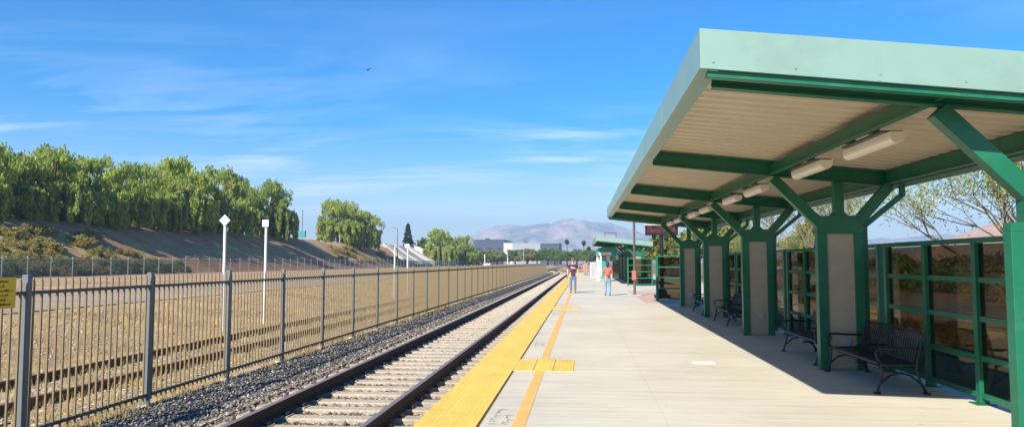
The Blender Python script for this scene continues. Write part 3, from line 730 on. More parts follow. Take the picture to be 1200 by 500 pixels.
# palo verde: bare branching limbs with sparse leaves
def branchy(seed, H, spread, label, loc, levels=6):
    r = random.Random(seed); mb = MB(); tips = []
    def grow(p, d, L, rad, lv):
        q = p + d * L * .5 + Vector((r.uniform(-.06, .06), r.uniform(-.06, .06), 0)) * L; e = q + (d + Vector((r.uniform(-.2, .2), r.uniform(-.2, .2), .04))).normalized() * L * .5
        mb.tube([p, q, e], [rad, rad * .85, rad * .66], 6 if lv < 2 else 4, cap=False)
        if lv >= 2: tips.append(q)
        tips.append(e) if lv >= 2 else None
        if lv >= levels: return
        for i in range(3 if lv < 3 else 2):
            a = r.uniform(0, 6.283); s = spread * r.uniform(.5, 1.1)
            nd = (d + Vector((math.cos(a) * s, math.sin(a) * s, r.uniform(-.15, .25)))).normalized()
            grow(e, nd, L * r.uniform(.62, .85), rad * .60, lv + 1)
    t = thing('palo_verde_tree', label, 'tree', loc)
    for a in range(3):
        b = a * 2.1 + r.random(); grow(Vector((0, 0, -.2)), Vector((math.cos(b) * .32, math.sin(b) * .32, 1)).normalized(), H * .30, H * .013, 0)
    mb.build('trunk', BARKP, t)
    rg = np.random.default_rng(seed); Vv, Ff = leaf_cloud(rg, [tuple(p) for p in tips], [.26] * len(tips), 5, .026, .08, .2)
    mesh_np('crown', Vv, Ff, LSPARSE, t); return t
branchy(5, 5.6, .75, 'thin leafed desert tree seen between the second and third columns', (8.6, 30.5, -.15))
branchy(9, 4.9, .8, 'thin branched desert tree behind the near glass screens at right', (8.9, 15.8, -.15))
branchy(12, 4.6, .8, 'small desert tree farther back between the far columns', (11.5, 48, -.15))

# palms
def palm(x, y, h, label):
    t = thing('palm_tree', label, 'tree', (x, y, -.4), group='distant fan palms')
    mb = MB(); mb.tube([(0, 0, 0), (.2, 0, h * .5), (.1, 0, h)], [.35, .25, .2], 8); mb.build('trunk', BARK, t)
    r = np.random.default_rng(int(h * 10)); Vv, Ff = leaf_cloud(r, [(.1, 0, h + .2), (.1, 0, h - .5)], [1.3, 1.1], 260, .22, 1.3, .1); mesh_np('crown', Vv, Ff, LCON, t)
palm(-9.5, 445, 14.2, 'tall thin fan palm left of the pair on the skyline above the man')
palm(0.5, 440, 13.2, 'fan palm right of the pair on the skyline')
palm(3.3, 430, 9.5, 'short palm right beside the taller skyline pair')

# ------------------------------------------------------------------ mountains
def ridge(name, pts, depth, zscale, seed, mat, back=2200):
    """pts: (x, height) at distance depth; a real ridge with slopes toward and away from us, eroded by noise"""
    r = np.random.default_rng(seed); px = [p[0] for p in pts]; pz = [p[1] for p in pts]
    nxg, nyg = 300, 90; X = np.linspace(px[0], px[-1], nxg); T = np.linspace(0, 1, nyg); jag = np.array([mnoise.fractal(Vector((x_ * 9 / back, seed, 0)), .7, 2.1, 5) for x_ in X]) * .075
    Vv = []
    for t_ in T:
        yv = depth - back * .55 + back * t_; prof = max(0, 1 - abs(t_ - .55) / (.55 if t_ < .55 else .45))
        hh = (np.interp(X, px, pz) * (1 + jag)) * prof ** .8
        n = np.array([1 - min(1, mnoise.ridged_multi_fractal(Vector((x_ * 2.6 / back, yv * 1.5 / back, seed)), .9, 2.1, 6, 1.0, 2.0) * .42) for x_ in X])
        Vv.append(np.stack([X, np.full(nxg, yv), hh * (1 - n * (.12 + .75 * min(1, 2.2 * (1 - prof)))) - 3], 1))
    Vv = np.concatenate(Vv); idx = np.arange(nxg * nyg).reshape(nyg, nxg)
    Ff = np.stack([idx[:-1, :-1], idx[:-1, 1:], idx[1:, 1:], idx[1:, :-1]], -1).reshape(-1, 4)
    return struct(mesh_np(name, Vv, Ff, mat, None, None, True))
D = 4600.; 
def c_(px, py):
    p_ = R(3.77); f_ = math.cos(p_) - (250 - py) / 865 * math.sin(p_); x_ = (px - 600) / 865; a_ = math.atan2(x_, f_) - R(5.469)
    return (math.tan(a_) * D, ((250 - py) / 865 * math.cos(p_) + math.sin(p_)) / math.hypot(x_, f_) * D / math.cos(a_) * 1.10)
ridge('mountains', [c_(505, 300), c_(545, 279), c_(562, 272), c_(580, 266), c_(600, 264), c_(625, 264), c_(645, 262), c_(660, 258), c_(680, 259), c_(700, 261), c_(722, 265), c_(745, 271), c_(790, 280), c_(850, 284), c_(950, 282), c_(1010, 283), c_(1030, 278), c_(1045, 281), c_(1075, 277), c_(1110, 275), c_(1150, 280), c_(1250, 275), c_(1400, 285)], D, 1, 4, MOUNT)
D = 700.
ridge('dry_hill_ridge', [c_(1020, 306), c_(1085, 286), c_(1110, 276), c_(1140, 266), c_(1165, 257), c_(1200, 250), c_(1300, 236), c_(1450, 255), c_(1700, 270)], D, 1, 6, HILLM, back=420)

# ------------------------------------------------------------------ warehouses
def warehouse(name, label, x0, x1, y0, y1, h, mats, group=None):
    t = thing(name, label, 'building', ((x0 + x1) / 2, y0, -.4)); w = (x1 - x0) / 2
    segs = mats; x = -w
    for frac, m, nm in segs:
        xe = x + frac * 2 * w; mb = MB(); mb.box(x, xe, 0, y1 - y0, 0, h); mb.build('wall', m, t); x = xe
    mb = MB(); mb.box(-w - .2, w + .2, -.2, y1 - y0 + .2, h, h + .55); mb.build('roof', GREYW if 'blue' not in label else DARKBL, t)
    mb = MB()
    for k in range(int(w * 2 / 7)): mb.box(-w + 2 + k * 7, -w + 5 + k * 7, -.12, -.02, h * .62, h * .62 + 1.2)
    mb.build('window', CARGL, t)
    mb = MB(); mb.box(-w * .3, -w * .3 + 3, 4, 7, h + .55, h + 1.6); mb.build('roof_unit', DARKBL, t)
    return t
warehouse('warehouse', 'dark blue flat roofed building behind the far trees at left', -74, -53, 500, 560, 16.8, [(1, DARKBL, '')])
warehouse('warehouse', 'long pale warehouse with white left end and dark right end', -52.5, -15.5, 490, 550, 14.6, [(.16, paint('pale_cladding', (.55, .54, .52), .8, .05, .3), ''), (.5, GREYW, ''), (.34, DARKBL, '')])
warehouse('warehouse', 'small pale building peeping over the concrete chute', -88, -72, 340, 360, 9.5, [(1, WHITEC, '')])

# ------------------------------------------------------------------ concrete chutes on the bank
CHUTE = paint('pale_chute_concrete', (.50, .46, .40), .9, .14, .4, dirt=(.33, .30, .26))
ch = thing('concrete_chute', 'pale concrete drainage chute with kerbs running down the embankment', 'drain', (0, 0, 0))
def slope_strip(mb, p, q, wy, th):
    n = 10
    for k in range(n):
        a = [p[i] + (q[i] - p[i]) * k / n for i in range(3)]; b = [p[i] + (q[i] - p[i]) * (k + 1) / n for i in range(3)]
        sag = lambda t: .7 * math.sin(math.pi * t) * -.6
        za, zb = a[2] + sag(k / n), b[2] + sag((k + 1) / n)
        mb.add([(a[0], a[1] - wy, za - th), (b[0], b[1] - wy, zb - th), (b[0], b[1] + wy, zb - th), (a[0], a[1] + wy, za - th),
                (a[0], a[1] - wy, za), (b[0], b[1] - wy, zb), (b[0], b[1] + wy, zb), (a[0], a[1] + wy, za)],
               [(0, 3, 2, 1), (4, 5, 6, 7), (0, 1, 5, 4), (1, 2, 6, 5), (2, 3, 7, 6), (3, 0, 4, 7)])
mb = MB(); slope_strip(mb, (-67, 246, 8.2), (-51, 219, 1.6), 2.6, 2.0); mb.build('kerb', CHUTE, ch)
mb = MB(); slope_strip(mb, (-67, 276, 8.6), (-50, 250, 1.6), 2.4, 2.2); mb.build('kerb', CHUTE, ch)
mb = MB(); slope_strip(mb, (-67.3, 262, 7.7), (-50.7, 235, .9), 12, .6); mb.build('slab', SLAB, ch)
mb = MB(); slope_strip(mb, (-67.1, 260, 8.3), (-50.9, 233, 1.35), 1.2, .6); mb.build('kerb', CHUTE, ch)

# lamp posts
def lamp(x, y, zb, h, label, arm=1.0, mat=GALV):
    t = thing('street_lamp', label, 'lamp post', (x, y, zb)); mb = MB(); mb.tube([(0, 0, 0), (0, 0, h)], [.14, .08], 8); mb.build('pole', mat, t)
    mb = MB(); mb.bar((0, 0, h - .05), (-arm, 0, h + .05), .09, .09); mb.build('arm', mat, t)
    mb = MB(); mb.prism([(-arm - .55, h), (-arm + .1, h), (-arm + .05, h + .16), (-arm - .45, h + .12)], -.15, .15); mb.build('lamp_head', mat, t); return t
lamp(-56, 220, 3.0, 8.9, 'tall dark lamp post above the white post near the concrete chute', .8, DARKR)
lamp(-24.5, 240, -.2, 6.6, 'thin grey lamp post before the far white wall', .7)
lamp(-20, 250, -.2, 7.0, 'grey pole with a pale base before the far tree line', .1)
lamp(2.3, 95, 0, 4.6, 'pale pole at the far platform end left of the second shelter', .1, WHITEC)
an = thing('antenna_mast', 'thin lattice antenna mast with small teal box between the trees', 'mast', (-75, 192, 6.4))
mb = MB(); mb.tube([(0, 0, 0), (0, 0, 9.2)], .09, 6); mb.build('pole', GREY, an)
mb = MB(); mb.box(-.25, .25, -.2, .2, 5.8, 9.0); mb.xf(lambda p: (p[0] * .4, p[1] * .4, p[2])); mb.build('aerial', GREY, an)
mb = MB(); mb.box(-.9, .9, -.4, .4, 1.9, 3.6); mb.build('cabinet', TEAL, an)

# ------------------------------------------------------------------ station shelter
COLY = [0, 5.28, 10.56, 15.84, 21.12]; CY0 = 6.3; RISE = .007
def sh(p): return (p[0], p[1], p[2] + RISE * (p[1]) * max(0, p[2]) / 3)
SX0, SX1, SYF, SYB = .92, 4.86, -.52, 21.82
def zr(x, base): return base - .105 * (x - 1.04)          # roof falls away from the track
def make_shelter():
    t = thing('station_shelter', 'near green steel platform shelter with pale green fascia and beige underside', 'shelter', (0, CY0, 0), group='platform shelters')
    def B(mb, n, m, par=t, bevel=0): mb.xf(sh); return mb.build(n, m, par, bevel=bevel)
    # corrugated deck, ribs run along the fall
    prof = []; y = SYF + .03; pitch = .27
    while y < SYB - .03: prof += [(y, 0), (y + .11, 0), (y + .15, .055), (y + pitch - .04, .055)]; y += pitch
    vs = []; 
    for y_, dz in prof: vs += [(SX0 + .03, y_, zr(SX0 + .03, 3.31) + dz), (SX1 - .03, y_, zr(SX1 - .03, 3.31) + dz)]
    top = len(vs)
    fs = [(2 * i, 2 * i + 1, 2 * i + 3, 2 * i + 2) for i in range(len(prof) - 1)]
    mb = MB(); mb.mat(DECK); mb.add(vs, fs)
    mb.mat(PALEG); mb.add([(x, y_, zr(x, 3.40)) for x, y_ in ((SX0 + .02, SYF + .02), (SX1 - .02, SYF + .02), (SX1 - .02, SYB - .02), (SX0 + .02, SYB - .02))], [(0, 1, 2, 3)])
    B(mb, 'roof_deck', None)
    # fascia: four boards with a folded lip
    def board(x0, y0, x1, y1, nx_, ny_, nm='fascia'):
        mb = MB(); mb.mat(PALEG); zb, zt = 3.10, 3.415
        a = [(x0, y0), (x1, y1)]; th = .035
        q = [(x, y, zr(x, 0) + z) for (x, y) in a for z in (zb, zt)] + [(x + nx_ * th, y + ny_ * th, zr(x, 0) + z) for (x, y) in a for z in (zb, zt)]
        mb.add(q, [(0, 2, 3, 1), (4, 5, 7, 6), (0, 4, 6, 2), (1, 3, 7, 5), (0, 1, 5, 4), (2, 6, 7, 3)])
        return mb
    B(board(SX0, SYF, SX1, SYF, 0, 1), 'fascia', None); B(board(SX0, SYB, SX1, SYB, 0, -1), 'fascia', None)
    B(board(SX0, SYF + .036, SX0, SYB - .036, 1, 0), 'fascia', None); B(board(SX1, SYF + .036, SX1, SYB - .036, -1, 0), 'fascia', None)
    # inner lip angles
    mb = MB()
    for (xa, xb, ya, yb) in ((SX0 + .04, SX0 + .17, SYF + .04, SYB - .04), (SX1 - .17, SX1 - .04, SYF + .04, SYB - .04)):
        mb.add([(xa, ya, zr(xa, 3.12)), (xb, ya, zr(xb, 3.135)), (xb, yb, zr(xb, 3.135)), (xa, yb, zr(xa, 3.12)), (xa, ya, zr(xa, 3.135)), (xb, ya, zr(xb, 3.15)), (xb, yb, zr(xb, 3.15)), (xa, yb, zr(xa, 3.135))], [(0, 3, 2, 1), (4, 5, 6, 7), (0, 1, 5, 4), (1, 2, 6, 5), (2, 3, 7, 6), (3, 0, 4, 7)])
    B(mb, 'edge_lip', PALEG)
    for ya in (SYF + .038, SYB - .13):
        mb = MB(); mb.bar((SX0 + .06, ya + .045, zr(SX0 + .06, 3.070)), (SX1 - .06, ya + .045, zr(SX1 - .06, 3.070)), .09, .045)
        B(mb, 'end_angle', GREEN)
    mb = MB()
    for k in range(6):
        x = SX0 + .1 + k * .62; mb.box(x - .008, x + .008, SYF - .006, SYF + .002, zr(x, 3.155) - .008, zr(x, 3.155) + .008)
    B(mb, 'rivets', PALEG)
    for x in (SX0 + 1.32, SX0 + 2.63):
        mb = MB(); q = [(xx, yy_, zr(xx, z)) for yy_ in (SYF - .003, SYF - .0005) for z in (3.104, 3.412) for xx in (x, x + .03)]
        mb.add(q, [(0, 1, 3, 2), (4, 6, 7, 5), (0, 2, 6, 4), (1, 5, 7, 3), (2, 3, 7, 6), (0, 4, 5, 1)]); B(mb, 'seam_cover', PALEG)
    for k in range(1, 8):
        y = SYF + k * 2.8; mb = MB(); mb.box(SX0 - .003, SX0 - .0005, y, y + .03, zr(SX0, 3.104), zr(SX0, 3.412)); B(mb, 'seam_cover', PALEG)
    # rafters (I-beams)
    for y in COLY:
        mb = MB()
        for w, z0, z1 in ((.10, 3.07, 3.085), (.02, 3.085, 3.27), (.10, 3.27, 3.295)):
            zc_ = (z0 + z1) / 2; mb.bar((SX0 + .18, y, zr(SX0 + .18, zc_)), (SX1 - .2, y, zr(SX1 - .2, zc_)), w, z1 - z0)
        B(mb, 'rafter', GREEN)
    # long beams
    def lbeam(x, z, nm, m=GREEN, w=.1, hgt=.14):
        mb = MB()
        for k in range(4):
            ya, yb = COLY[k] + .066, COLY[k + 1] - .066
            mb.bar((x, ya, z), (x, yb, z), w * .35, hgt); mb.bar((x, ya, z - hgt / 2), (x, yb, z - hgt / 2), w, .015)
        mb.bar((x, SYF + .14, z), (x, -.066, z), w * .35, hgt); mb.bar((x, COLY[4] + .066, z), (x, SYB - .14, z), w * .35, hgt)
        B(mb, nm, m)
    lbeam(2.87, zr(2.87, 3.17), 'ridge_beam', GREEN, .085, .15); lbeam(4.55, zr(4.55, 3.2), 'eave_beam', GREEN, .12, .19)
    mb = MB(); mb.bar((SX1 - .2, SYF + .2, zr(SX1 - .2, 3.2)), (SX1 - .2, SYB - .2, zr(SX1 - .2, 3.2)), .02, .2); B(mb, 'gutter_side', GREEN)
    # columns
    for i, y in enumerate(COLY):
        mb = MB(); d = .075
        for x0 in (3.52, 4.05): mb.box(x0, x0 + .14, y - d, y + d, 0, 2.0)
        mb.prism([(3.52, 2.0), (4.19, 2.0), (4.19, 2.19), (4.12, 2.27), (3.59, 2.27), (3.52, 2.19)], y - d, y + d)
        mb.box(3.785, 3.925, y - .06, y + .06, 2.27, zr(3.85, 3.07))
        mb.prism([(3.72, 2.27), (3.785, 2.27), (3.785, 2.33)], y - .05, y + .05); mb.prism([(3.925, 2.27), (3.99, 2.27), (3.925, 2.33)], y - .05, y + .05)
        col = B(mb, 'column', GREEN, t, .004)
        mb = MB(); mb.box(3.66, 4.05, y - .045, y + .045, .02, 2.0); B(mb, 'infill_panel', BEIGE, col)
        def strut(xa, za, xb, zb):
            mb = MB(); mb.bar((xa, y, za), (xb, y, zb), .15, .13, up=(0, 1, 0)); B(mb, 'strut', GREEN, col, .004)
        strut(3.60, 2.13, 2.90, zr(2.87, 3.03)); strut(4.10, 2.14, 4.60, zr(4.55, 3.08))
        mb = MB(); mb.bar((4.235, y + .02, .1), (4.235, y + .02, 2.12), .07, .07); mb.bar((4.235, y + .02, 2.12), (4.80, y + .02, 2.58), .07, .07, up=(0, 1, 0)); mb.bar((4.80, y + .02, 2.56), (4.80, y + .02, zr(4.80, 3.12)), .07, .07)
        B(mb, 'downspout', GREEN, col)
        mb = MB(); mb.box(3.86, 3.97, y - .075, y - .046, .33, .47); mb.box(3.875, 3.955, y - .085, y - .076, .345, .455); B(mb, 'outlet_box', GALV, col, .003)
    # light fixtures under the middle beam
    for k in range(4):
        for off in (1.12, 3.22):
            y0 = COLY[k] + off; mb = MB(); n = 8; pts = []
            for a in range(n + 1):
                th = math.pi * a / n; pts.append((3.05 + .072 * math.cos(th + math.pi), 2.81 + .065 * math.sin(th + math.pi)))
            pts += [(3.122, 2.86), (2.978, 2.86)]
            mb.prism(pts, y0, y0 + 1.32); lf = B(mb, 'light_fixture', LAMPM, t)
            mb = MB(); mb.box(2.93, 3.14, y0 + .1, y0 + 1.2, 2.862, 2.885); mb.box(2.90, 3.0, y0 + .3, y0 + .36, 2.885, 3.02); mb.box(2.90, 3.0, y0 + .96, y0 + 1.02, 2.885, 3.02); B(mb, 'bracket', DARKR, lf)
    return t
SH2 = 46.3
sh1 = make_shelter()
sh2 = copy_tree(sh1); sh2.location.y = CY0 + SH2; sh2['label'] = 'second green platform shelter farther along the platform behind the display board'

def windscreen(name, L, label, group, nposts=5, H=1.86):
    t = thing(name, label, 'windscreen', (0, 0, 0), 0, group); w = .05
    gap = L / (nposts - 1)
    for k in range(nposts):
        y = k * gap; mb = MB(); mb.box(-w, w, y - w * .9, y + w * .9, .012, H - .04); mb.box(-.11, .11, y - .10, y + .10, 0, .012); mb.build('post', GREEN, t, bevel=.004)
    rows = [.10, .52, .96, 1.40, H - .02]
    for z in rows:
        mb = MB()
        for k in range(nposts - 1): mb.box(-.03, .03, k * gap + w * .9, (k + 1) * gap - w * .9, z - .03, z + .03)
        if z > 1.5: mb = MB(); mb.box(-w, w, -w * .9, L + w * .9, z - .02, z + .04)
        mb.build('crossbar', GREEN, t)
    for k in range(nposts - 1):
        for a, b in zip(rows[:-1], rows[1:]):
            mb = MB(); mb.box(-.004, .004, k * gap + w * .9, (k + 1) * gap - w * .9, a + .03, b - .03); mb.build('glass_pane', TGLASS, t)
    return t
GW = 'green framed glass windscreens'
ws = windscreen('windscreen', 5.0, 'long green framed glass windscreen behind the nearest bench at right', GW)
ws.location = (4.50, CY0 + .15, 0)
labs = ['green framed glass windscreen between the second and third columns', 'green framed glass windscreen between the third and fourth columns', 'green framed glass windscreen between the fourth and fifth columns']
for k in range(1, 4):
    c = copy_tree(ws); c.location = (4.50, CY0 + .15 + k * 5.28, 0); c['label'] = labs[k - 1]
for k in range(0, 4):
    c = copy_tree(ws); c.location = (4.50, CY0 + SH2 + .15 + k * 5.28, 0)
    c['label'] = ['first side windscreen of the second shelter, nearest its end frame', 'second side windscreen of the second shelter', 'third side windscreen of the second shelter', 'farthest side windscreen of the second shelter'][k]
e1 = windscreen('windscreen', 1.62, 'sunlit end windscreen cut by the right picture edge', GW, 2); e1.location = (3.06, 5.58, 0); e1.rotation_euler.z = R(-90)
for y, lab in ((31.2, 'end windscreen standing crosswise in front of the display board foot'), (51.0, 'crosswise end windscreen of the second shelter behind the dark pole'), (76.5, 'crosswise windscreen at the far end of the second shelter')):
    c = copy_tree(e1); c.location.y = y; c['label'] = lab

# ------------------------------------------------------------------ benches
def make_bench():
    t = thing('bench', 'black metal slat bench beside the nearest visible column, in front of the windscreen', 'bench', (0, 0, 0), 0, 'black metal platform benches')
    L = 1.85; h = L / 2
    # seat faces -X: slats run along Y
    mb = MB()
    for k in range(9):
        x = -.27 + k * .058; z = .405 - .018 * math.sin(k / 8 * math.pi) + (.01 if k == 0 else 0); mb.box(x - .019, x + .019, -h + .03, h - .03, z - .006, z + .006)
    mb.tube([(-.30, -h + .03, .395), (-.30, h - .03, .395)], .022, 8); mb.build('seat', BLACKM, t)
    mb = MB(); n = 26
    for k in range(n):
        y = -h + .08 + (L - .16) * k / (n - 1); mb.bar((.23, y, .42), (.33, y, .80), .034, .008, up=(1, 0, 0))
    mb.tube([(.345, -h + .05, .81), (.352, 0, .835), (.345, h - .05, .81)], .018, 8); mb.tube([(.225, -h + .05, .42), (.225, h - .05, .42)], .014, 6)
    mb.build('backrest', BLACKM, t)
    for s in (-1, 1):
        y = s * h; mb = MB()
        mb.tube([(-.34, y, .02), (-.30, y, .14), (-.265, y, .26), (-.27, y, .39)], [.022, .018, .018, .02], 8)
        mb.tube([(.36, y, .02), (.28, y, .16), (.235, y, .30), (.24, y, .42), (.345, y, .82)], [.022, .018, .018, .018, .016], 8)
        mb.tube([(-.30, y, .13), (-.15, y, .25), (0, y, .28), (.14, y, .25), (.28, y, .14)], .014, 8)
        mb.tube([(-.27, y, .39), (.24, y, .40)], .018, 8)
        mb.box(-.39, -.30, y - .03, y + .03, 0, .02); mb.box(.32, .41, y - .03, y + .03, 0, .02)
        mb.build('side_frame', BLACKM, t)
        mb = MB(); mb.tube([(-.26, y, .40), (-.33, y, .47), (-.345, y, .55), (-.30, y, .60), (-.2, y, .615), (0, y, .605), (.28, y, .60)], .017, 8)
        mb.tube([(-.30, y, .59), (-.26, y, .56), (-.26, y, .52), (-.29, y, .50)], .01, 6); mb.build('armrest', BLACKM, t)
    mb = MB(); mb.tube([(0, -h, .275), (0, h, .275)], .012, 6); mb.bar((0, -.02, .29), (0, .02, .29), .5, .02)
    mb.tube([(-.27, 0, .39), (-.30, 0, .47), (-.2, 0, .55), (.27, 0, .55)], .014, 8); mb.build('centre_armrest', BLACKM, t)
    return t
bn = make_bench(); bn.scale = (.82, 1, .9); bn.location = (3.85, 10.45, 0)
for (x, y, lab) in ((3.88, 12.95, 'black slat bench just behind the second column, between it and the third'), (3.88, 20.05, 'black slat bench in front of the fourth column'), (3.88, 23.9, 'black slat bench between the fourth and fifth columns, farthest of the four'),
                    (3.88, 59.5, 'black bench deep in the shade of the second shelter, nearer one'), (3.88, 70.0, 'black bench deep in the shade of the second shelter, farther one')):
    c = copy_tree(bn); c.location = (x, y, 0); c['label'] = lab

# ------------------------------------------------------------------ LED board
ld = thing('display_board', 'dark electronic display board with orange text on a black pole', 'display board', (3.52, 33.6, 0))
mb = MB(); mb.tube([(0, 0, .2), (0, 0, 2.82)], .085, 12); mb.build('pole', BLACKM, ld)
mb = MB(); mb.box(-.34, .34, -.28, .28, 0, .16); mb.prism([(-.24, .16), (.24, .16), (.14, .42), (-.14, .42)], -.16, .16); mb.build('pole_base', BLACKM, ld, bevel=.01)
mb = MB(); mb.box(-.72, .72, -.13, .13, 2.80, 3.22); mb.build('casing', SCR, ld, bevel=.01)
mb = MB(); mb.prism([(-.84, 3.225), (.86, 3.225), (.80, 3.36), (-.78, 3.36)], -.28, .2); mb.build('hood', GALV, ld, bevel=.01)
rr = random.Random(17)
for row in range(2):
    mb = MB()
    x = -.62; z = 3.125 - row * .15
    while x < .60:
        seg = [(0, 0, .035, .012), (0, .05, .035, .012), (0, .1, .035, .012), (0, 0, .01, .06), (0, .05, .01, .06), (.028, 0, .01, .06), (.028, .05, .01, .06)]
        for q in rr.sample(seg, 4): mb.box(x + q[0], x + q[0] + q[2], -.136, -.131, z - .05 + q[1], z - .05 + q[1] + q[3])
        x += .058 if rr.random() < .85 else .10
    mb.build('text_line', LEDM, ld)
mb = MB(); mb.tube([(-.34, 0, 2.80), (-.34, 0, 2.72)], .09, 12); mb.tube([(-.34, 0, 2.72), (-.34, 0, 2.64), (-.34, 0, 2.61)], [.085, .06, .02], 12); mb.build('speaker', BLACKM, ld, smooth=False)
dp = thing('dark_pole', 'slim dark pole with a rust red plate near its foot, before the second shelter', 'pole', (2.47, 36.0, 0))
mb = MB(); mb.tube([(0, 0, 0), (0, 0, 3.9)], .06, 10); mb.build('pole', DARKR, dp)
mb = MB(); mb.box(-.13, .06, -.09, -.065, .75, 1.2); mb.build('sign_plate', REDB, dp)
mb = MB(); mb.box(-.05, .30, -.16, .16, 0, .06); mb.build('base_plate', GALV, dp)

# roof-top hoop, ticket area at the far end
o = thing('roof_bracket', 'small dark square hoop standing on the second shelter roof', 'bracket', (2.0, 53.6, 3.28))
mb = MB(); mb.bar((-.4, 0, 0), (-.4, 0, .42), .05, .05); mb.bar((.4, 0, 0), (.4, 0, .38), .05, .05); mb.bar((-.43, 0, .44), (.43, 0, .40), .05, .07); mb.build('frame', DARKR, o)
tk = thing('ticket_kiosk', 'teal roofed ticket kiosk on white posts left of the second shelter', 'kiosk', (1.9, 63.5, 0))
mb = MB(); mb.box(-.75, .95, -.8, .8, 2.15, 2.6); mb.prism([(-.95, 2.6), (1.15, 2.6), (.6, 2.85), (-.4, 2.85)], -.9, .9); mb.build('roof', TEAL, tk)
for x in (-.6, .25): mb = MB(); mb.box(x - .13, x + .13, -.1, .1, 0, 2.15); mb.build('post', WHITE, tk)
mb = MB(); mb.box(-.3, .1, -.3, .3, .2, 1.7); mb.build('machine', TEAL, tk)
mb = MB(); mb.box(-.55, .5, -.84, -.80, 2.2, 2.45); mb.build('name_panel', WHITEC, tk)
def cabinet(x, y, w, h, m, label):
    t = thing('utility_cabinet', label, 'cabinet', (x, y, 0)); mb = MB(); mb.box(-w / 2, w / 2, -.25, .25, .05, h); mb.build('body', m, t, bevel=.02)
    mb = MB(); mb.box(-w / 2 - .03, w / 2 + .03, -.28, .28, h, h + .05); mb.build('lid', m, t)
    mb = MB(); mb.box(-w / 2 + .06, w / 2 - .06, -.262, -.252, .15, h - .1); mb.build('door', GALV if m is WHITE else m, t); return t
cabinet(1.0, 74, .5, 1.5, WHITE, 'white ticket machine standing left of the teal kiosk')
cabinet(.35, 90, .5, 1.5, paint('faded_brown', (.33, .20, .14), .8), 'rust brown cabinet at the far end of the platform')
rl = thing('guard_railing', 'low reddish brown railing across the far end of the platform', 'railing', (-.6, 104, 0))
mb = MB()
for k in range(9): mb.box(k * .5 - .03, k * .5 + .03, -.03, .03, 0, 1.1)
mb.box(-.03, 4.03, -.025, .025, 1.04, 1.12); mb.box(-.03, 4.03, -.02, .02, .5, .56); mb.build('rail_frame', paint('salmon_rail', (.50, .27, .2), .7), rl)
cr = MB(); cr.box(-46, 14, 128, 138, -.45, -.165); struct(cr.build('level_crossing', ROADM))

# ------------------------------------------------------------------ cars
def car(x, y, rz, m, label):
    t = thing('parked_car', label, 'car', (x, y, -.1), rz, 'cars parked beside the station')
    P = [(-2.2, .35), (-2.25, .62), (-2.1, .86), (-1.45, .95), (-.75, 1.40), (.55, 1.42), (1.15, 1.0), (2.05, .86), (2.25, .62), (2.22, .32), (1.7, .28), (-1.7, .28)]
    mb = MB(); mb.prism(P, -.86, .86); mb.build('body', m, t, bevel=.08)
    mb = MB(); mb.prism([(-1.32, .96), (-.76, 1.33), (.5, 1.35), (.98, 1.02)], -.868, .868); mb.build('window', CARGL, t)
    for sx in (-1.38, 1.38):
        for sy in (-.78, .78):
            mb = MB(); mb.tube([(sx, sy - .11, .32), (sx, sy + .11, .32)], .32, 16); w = mb.build('wheel', TYRE, t)
            mb = MB(); mb.tube([(sx, sy - .12, .32), (sx, sy + .12, .32)], .19, 12); mb.build('rim', GALV, w)
    for sy in (-.6, .6):
        mb = MB(); mb.box(2.2, 2.27, sy - .18, sy + .18, .6, .75); mb.build('headlight', WHITE, t)
car(13.8, 47, R(90), CARG, 'silver car parked beyond the walk, seen through the second windscreen')
car(14.2, 56, R(90), CARW, 'white car parked farther along the drive behind the glass')
car(-22.5, 176, R(75), CARW, 'white car on the service road near the far white post')

# ------------------------------------------------------------------ people
def skin_mesh(name, verts, edges, radii, root, mat, parent, sub=1):
    me = bpy.data.meshes.new(name); me.from_pydata(verts, edges, []); me.materials.append(mat)
    o = bpy.data.objects.new(name, me); COL.objects.link(o)
    if parent: o.parent = parent
    me.skin_vertices.new() if hasattr(me.skin_vertices, 'new') else None
    md = o.modifiers.new('skin', 'SKIN'); md.use_smooth_shade = True
    if not me.skin_vertices:
        bpy.context.view_layer.update()
    sv = me.skin_vertices[0].data
    for i, r_ in enumerate(radii): sv[i].radius = (r_, r_) if not isinstance(r_, tuple) else r_; sv[i].use_root = i in (root if isinstance(root, (list, tuple)) else [root])
    s = o.modifiers.new('sub', 'SUBSURF'); s.levels = s.render_levels = sub
    return o
def chain(V_, E_, R_, pts, start=None):
    prev = start
    for p, r_ in pts:
        V_.append(p); R_.append(r_); i = len(V_) - 1
        if prev is not None: E_.append((prev, i))
        prev = i
    return prev
